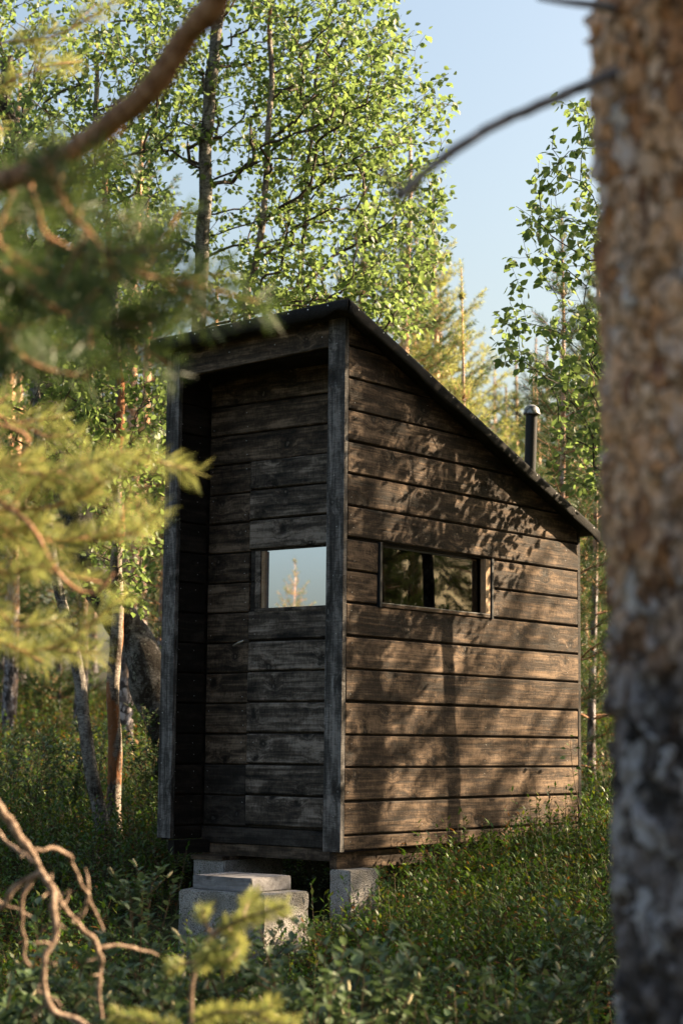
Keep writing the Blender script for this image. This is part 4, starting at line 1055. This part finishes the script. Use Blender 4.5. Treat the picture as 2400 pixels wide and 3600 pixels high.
    pl([(310, 3150, .2), (300, 3200, .2), (270, 3235, .2)], 0.005, 0.004); pl([(305, 3145, .2), (310, 3090, .2), (300, 3050, .22)], .0045, .003); pl([(110, 3100, .1), (85, 3160, .1), (75, 3260, .1), (100, 3370, .1), (112, 3400, .1)], .006, .005)
    pl([(-40, 2870, .2), (20, 2960, .2), (90, 3010, .1), (140, 3040, .05)], .007, .006); pl([(-60, 3130, .2), (40, 3190, .2), (110, 3225, .2)], .005, .004)
    o = lb.build('dead_branch', DEAD_WOOD, root, True); o['label'] = 'bare forked branch low at the side'
side_pine()

def small_pine():
    b0 = P(690, 3700, 4.2); b0[2] = gz(b0[0], b0[1]) - .03
    root = empty('pine_sapling', tuple(b0), 'yellow-green pine sapling growing in front of the concrete doorstep block', 'sapling')
    lb = Buf(); nb = Buf(); g = np.random.default_rng(19)
    st = resample([b0, P(672, 3640, 4.2), P(674, 3470, 4.2), P(700, 3380, 4.2), P(745, 3290, 4.2), P(800, 3235, 4.2)], .012); lb.tube(st, np.linspace(.009, .005, len(st)), 8)
    for pts in ([P(745, 3290, 4.2), P(830, 3240, 4.15), P(930, 3205, 4.12), P(1010, 3185, 4.1)], [P(700, 3380, 4.2), P(640, 3390, 4.2), P(600, 3400, 4.2)], [P(745, 3290, 4.2), P(720, 3240, 4.2), P(715, 3195, 4.2)],
                [P(800, 3260, 4.2), P(840, 3330, 4.1), P(800, 3380, 4.05)], [P(690, 3400, 4.2), P(730, 3370, 4.1), P(750, 3340, 4.05)], [P(850, 3235, 4.15), P(870, 3180, 4.2), P(900, 3150, 4.25)],
                [P(674, 3600, 4.2), P(760, 3560, 4.1), P(900, 3560, 4.05), P(960, 3530, 4.0)], [P(674, 3640, 4.2), P(560, 3600, 4.2), P(460, 3580, 4.2), P(400, 3570, 4.2)], [P(900, 3560, 4.05), P(960, 3600, 4.0), P(1040, 3600, 4.)]):
        q = resample(pts, .012); lb.tube(q, np.linspace(.005, .003, len(q)), 6); shoot_needles(nb, q[2:], 2600, .036, .0026, .9)
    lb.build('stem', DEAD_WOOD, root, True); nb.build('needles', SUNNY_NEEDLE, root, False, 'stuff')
small_pine()

# ------------------------------------------------------------------ undergrowth
KITE_T = np.array([(0, 0, 0), (0.45, 0.30, 0.06), (1.0, 0, -0.03), (0.45, -0.30, 0.06)])
def kites(pos, axis, nrm, size, wid):
    axis = norm_rows(axis); side = norm_rows(np.cross(nrm, axis)); nrm = np.cross(axis, side)
    T = KITE_T[None] * np.stack([np.ones(len(pos)), wid, np.ones(len(pos))], 1)[:, None, :]
    return pos[:, None, :] + size[:, None, None] * (T[:, :, 0:1] * axis[:, None] + T[:, :, 1:2] * side[:, None] + T[:, :, 2:3] * nrm[:, None])

def shrub_template(kind, seed):
    g = np.random.default_rng(seed); Q = []; MI = []
    ns = {'bilberry': 7, 'labrador': 5, 'grass': 9, 'clump': 8}[kind]
    for s in range(ns):
        base = np.append(g.normal(size=2) * {'bilberry': .05, 'labrador': .05, 'grass': .04, 'clump': .16}[kind], -0.02)
        h = {'bilberry': g.uniform(.12, .24), 'labrador': g.uniform(.18, .38), 'grass': g.uniform(.2, .42), 'clump': g.uniform(.12, .34)}[kind]
        lean = g.normal(size=2) * .22; top = base + np.array([lean[0] * h, lean[1] * h, h])
        sd = unit(np.cross(top - base, g.normal(size=3))) * (0.0016 if kind != 'clump' else .003)
        if kind == 'grass':
            mid = base + (top - base) * .55 + np.append(-lean * .12 * h, 0); w = unit(np.cross(top - base, g.normal(size=3))) * .002
            Q.append(np.array([base - w, mid - w * .9, top, mid + w * .9])); MI.append(0); continue
        Q.append(np.array([base - sd, top - sd * .5, top + sd * .5, base + sd])); MI.append(2)
        n = {'bilberry': 9, 'labrador': 12, 'clump': 12}[kind]
        u = np.linspace(.25, 1.0, n) + g.normal(size=n) * .03; pos = base + (top - base) * u[:, None]
        a = g.uniform(0, 6.28, n); el = {'bilberry': .35, 'labrador': .25, 'clump': .3}[kind]
        ax = np.stack([np.cos(a), np.sin(a), el + g.normal(size=n) * .35 + (u > .85) * .8], 1)
        nr = np.stack([-np.cos(a) * .4, -np.sin(a) * .4, np.ones(n)], 1) + g.normal(size=(n, 3)) * .25
        sz = {'bilberry': g.uniform(.018, .031, n), 'labrador': g.uniform(.024, .042, n), 'clump': g.uniform(.024, .046, n)}[kind]
        wd = np.full(n, {'bilberry': 1.0, 'labrador': .58, 'clump': .75}[kind])
        Q.extend(list(kites(pos, ax, nr, sz, wd)))
        rust = (g.random() < .16) if kind == 'labrador' else False
        for uu in u: MI.append(1 if (kind in ('labrador', 'clump') and (g.random() < (.10 if kind == 'labrador' else .16) or (rust and uu < .62))) else (0 if g.random() < .8 else 3))
    return np.array(Q), np.array(MI, np.int32)

def scatter(name, label, n, kinds, drange, lspan, smin, smax, seed, thin=None):
    g = np.random.default_rng(seed); tpl = [(k, shrub_template(k, seed * 10 + i)) for i, k in enumerate(kinds)]
    d = np.sqrt(g.uniform(drange[0] ** 2, drange[1] ** 2, n)); l = g.uniform(-1, 1, n) * (lspan * d + .5)
    X, Y = fromdl(d, l)
    keep = ~((X > -1.32) & (X < -0.02) & (Y > -.12) & (Y < 2.4))
    keep &= ~((X > -.36) & (X < .26) & (Y > -.90) & (Y < -.46)); keep &= ~((X > -.1) & (X < .15) & (Y > 0.0) & (Y < .52))
    # trodden patch round the doorstep
    keep &= ~((np.hypot((X + .55) / .55, (Y + .45) / .42) < 1) & (g.random(n) < .93))
    keep &= ~((X > -.6) & (X < .75) & (Y > -2.0) & (Y < -.85) & (g.random(n) < .72)); keep &= ~((X > -.15) & (X < .55) & (Y > -.75) & (Y < .1) & (g.random(n) < .7))
    keep &= ~((np.hypot((X - .0) / .5, (Y + .2) / .25) < 1) & (g.random(n) < .9))
    if thin is not None:
        keep &= np.array([mnoise.noise(Vector((x * .9, y * .9, seed))) > thin for x, y in zip(X, Y)])
    X, Y = X[keep], Y[keep]; Z = ground_z(X, Y); n = len(X)
    b = Buf(); ti = g.integers(0, len(tpl), n)
    for k in range(len(tpl)):
        m = ti == k; c = m.sum()
        if not c: continue
        Q, MI = tpl[k][1]; q = len(Q); a = g.uniform(0, 6.28, c); s = g.uniform(smin, smax, c)
        ca, sa = np.cos(a) * s, np.sin(a) * s; V = Q.reshape(-1, 3)
        W = np.stack([V[None, :, 0] * ca[:, None] - V[None, :, 1] * sa[:, None], V[None, :, 0] * sa[:, None] + V[None, :, 1] * ca[:, None], V[None, :, 2] * s[:, None]], -1)
        W += np.stack([X[m], Y[m], Z[m]], 1)[:, None, :]
        F = np.arange(c * q * 4).reshape(-1, 4)
        b.V.append(W.reshape(-1, 3).astype(np.float32)); b.F.append(F + b.n); b.M.append(np.tile(MI, c)); b.n += c * q * 4
    o = b.build(name, [SHRUB_LEAF, RUST_LEAF, STEMM, YOUNG_LEAF]); tag(o, label, None, None, 'stuff')
    return o
YOUNG_LEAF = leaf_mat('young_shrub_leaf', [(0.0, (0.065, 0.095, 0.012)), (1.0, (0.13, 0.15, 0.02))], 0.35, (0.28, 0.32, 0.02))
scatter('dwarf_shrubs', 'dense bilberry and marsh tea undergrowth round the cabin', 6600, ['bilberry', 'bilberry', 'labrador', 'labrador', 'bilberry', 'bilberry', 'labrador', 'bilberry', 'bilberry', 'bilberry', 'bilberry'], (5.2, 14.5), 0.215, .75, 1.3, 3)
def wall_shrubs():
    g = np.random.default_rng(77); tpl = [shrub_template('labrador', 900 + i) for i in range(2)] + [shrub_template('bilberry', 950 + i) for i in range(5)]; b = Buf()
    for i in range(1250):
        x = g.uniform(-.02, 1.5); y = g.uniform(-.75, 2.9)
        if -.1 < x < .15 and 0 < y < .52: continue
        if y < -.3 and x < .3: continue
        Q, MI = tpl[g.integers(0, 7)]; s_ = g.uniform(.55, 1.05) * (0.75 if x < .35 else 1.0); a = g.uniform(0, 6.28); V = Q.reshape(-1, 3)
        W = np.stack([V[:, 0] * math.cos(a) - V[:, 1] * math.sin(a), V[:, 0] * math.sin(a) + V[:, 1] * math.cos(a), V[:, 2]], 1) * s_ + np.array([x, y, gz(x, y)])
        b.V.append(W.astype(np.float32)); b.F.append(np.arange(len(W)).reshape(-1, 4) + b.n); b.M.append(MI); b.n += len(W)
    tag(b.build('marsh_tea_shrubs', [SHRUB_LEAF, RUST_LEAF, STEMM, YOUNG_LEAF]), 'low marsh tea shrubs with rusty leaves along the sunlit wall', None, None, 'stuff')
wall_shrubs()
scatter('forest_undergrowth', 'thick low undergrowth covering the forest floor behind', 3300, ['clump', 'clump', 'clump', 'clump'], (13.8, 46), 0.23, .8, 1.5, 4)

# ------------------------------------------------------------------ willow bushes
def willow(loc, h, ns, seed, label, group, leaf=(.035, .055), spread=.35):
    g = np.random.default_rng(seed); root = empty('willow_bush', loc, label, 'bush', group)
    sb, lb, cb = Buf(), Buf(), Buf(); loc = np.asarray(loc, float)
    for s in range(ns):
        a = g.uniform(0, 6.28); hh = h * g.uniform(.6, 1.05); sp = spread * g.uniform(.2, 1) * h
        q = resample([loc + (0, 0, -.04), loc + np.array([math.cos(a) * sp * .35, math.sin(a) * sp * .35, hh * .5]), loc + np.array([math.cos(a) * sp, math.sin(a) * sp, hh])], .03)
        sb.tube(q, np.linspace(.005, .0018, len(q)), 5)
        def dress(q, n):
            u = np.linspace(.2, 1, n); i = u * (len(q) - 1); pos = np.stack([np.interp(i, np.arange(len(q)), q[:, k]) for k in range(3)], 1)
            az = g.uniform(0, 6.28, n); ax = np.stack([np.cos(az), np.sin(az), g.uniform(.1, 1.1, n)], 1)
            nr = np.stack([-np.cos(az) * .6, -np.sin(az) * .6, np.ones(n)], 1) + g.normal(size=(n, 3)) * .3
            add_leaves(lb, pos, ax, nr, g.uniform(leaf[0], leaf[1], n), 0, LEAF_T * np.array([1, .72, 1.3]))
        dress(q, int(14 * hh / .5) + 4)
        for k in range(int(3 + hh * 5)):
            i = g.integers(len(q) // 3, len(q)); d = unit(np.append(g.normal(size=2), 1.0)); ln = g.uniform(.06, .16)
            t = np.array([q[i] + d * ln * v for v in (0, .5, 1)]); sb.tube(t, np.array([.0025, .002, .0015]), 4); dress(t, 7)
            if g.random() < .25: c = t[-1]; cb.tube(np.array([c, c + d * .02, c + d * .035]), np.array([.005, .006, .002]), 6)
    sb.build('stems', STEMM, root, True, 'stuff'); lb.build('leaves', WILLOW_LEAF, root, False, 'stuff')
    if cb.n: cb.build('catkins', CATKIN, root, True, 'stuff')
def wl_at(px, topy, d, seed, ns=6, label=None, group=None, **k):
    q = P(px, 3000, d); z = gz(q[0], q[1]); h = 0.525 + (2608 - topy) / FPX * d - z
    willow((q[0], q[1], z), max(.25, h), ns, seed, label, group, **k)
wl_at(500, 3110, 7.0, 1, 7, 'grey-green willow bush left of the concrete doorstep block')
wl_at(1085, 3160, 5.6, 2, 7, 'grey-green willow bush standing up in the clearing between doorstep and big pine')
wl_at(830, 3090, 6.6, 3, 3, 'thin leafy willow shoot rising before the concrete doorstep block', spread=.2)
G1 = 'grey-green willow bush in the low thicket before the clearing'
for i, (px, ty, d) in enumerate([(60, 3330, 6.0), (250, 3380, 5.8), (430, 3360, 6.1), (900, 3330, 5.9), (1250, 3390, 5.6), (1430, 3370, 5.9), (1300, 3300, 6.6), (1620, 3450, 5.7), (1800, 3380, 6.0), (1950, 3300, 6.6), (2060, 3220, 7.2), (700, 3480, 5.4), (1120, 3470, 5.3), (-40, 3420, 5.5), (330, 3480, 5.3), (560, 3400, 5.8)]):
    wl_at(px, ty, d, 20 + i, 7, G1, 'willow bushes of the low thicket')
G2 = 'pale willow bush growing among the birch stems beside the shaded corner'
for i, (px, ty, d) in enumerate([(560, 2500, 12.3), (510, 2560, 12.0), (250, 2590, 12.2), (120, 2640, 12.0), (40, 2600, 12.6), (330, 2560, 12.8), (200, 2540, 13.2), (-40, 2640, 11.8)]):
    wl_at(px, ty, d, 50 + i, 6, G2, 'willow bushes among the birches', leaf=(.032, .052))
# leafy seedling against the rear end of the sunlit wall
def seedling():
    b = np.array([0.16, 2.08, gz(.16, 2.08) - .02]); root = empty('birch_seedling', tuple(b), 'spindly leafy seedling standing against the sunlit wall near its rear corner', 'seedling')
    q = resample([b, b + (.01, -.02, .25), b + (-.02, -.05, .5), b + (.0, -.12, .72)], .02); sb, lb = Buf(), Buf(); sb.tube(q, np.linspace(.004, .0012, len(q)), 5)
    n = 26; i = rng.integers(4, len(q), n); az = rng.uniform(0, 6.28, n); d = np.stack([np.cos(az), np.sin(az), rng.uniform(-.3, .5, n)], 1); off = rng.uniform(.01, .09, n)
    for a, dd, o in zip(q[i], d, off): sb.tube(np.array([a, a + dd * o]), .0009, 3)
    add_leaves(lb, q[i] + d * off[:, None], d + rng.normal(size=(n, 3)) * .3, np.tile([.3, -.3, 1.], (n, 1)) + rng.normal(size=(n, 3)) * .4, rng.uniform(.025, .042, n))
    sb.build('stem', STEMM, root, True); lb.build('leaves', SHRUB_LEAF, root, False, 'stuff')
seedling()
def sill_twig():
    b = np.array([-0.20, REC - .012, zk(7) + .018]); root = empty('pine_twig', tuple(b), 'dry brown pine twig caught on the sill of the door window', 'twig')
    q = np.array([b + (-.06, 0, .006), b + (0, 0, .012), b + (.06, 0, .012)]); sb, nb = Buf(), Buf(); sb.tube(q, .002, 5); shoot_needles(nb, q, 700, .035, .0016, 1.0)
    sb.build('stem', STEMM, root, True); nb.build('needles', RUST_LEAF, root, False, 'stuff')
sill_twig()
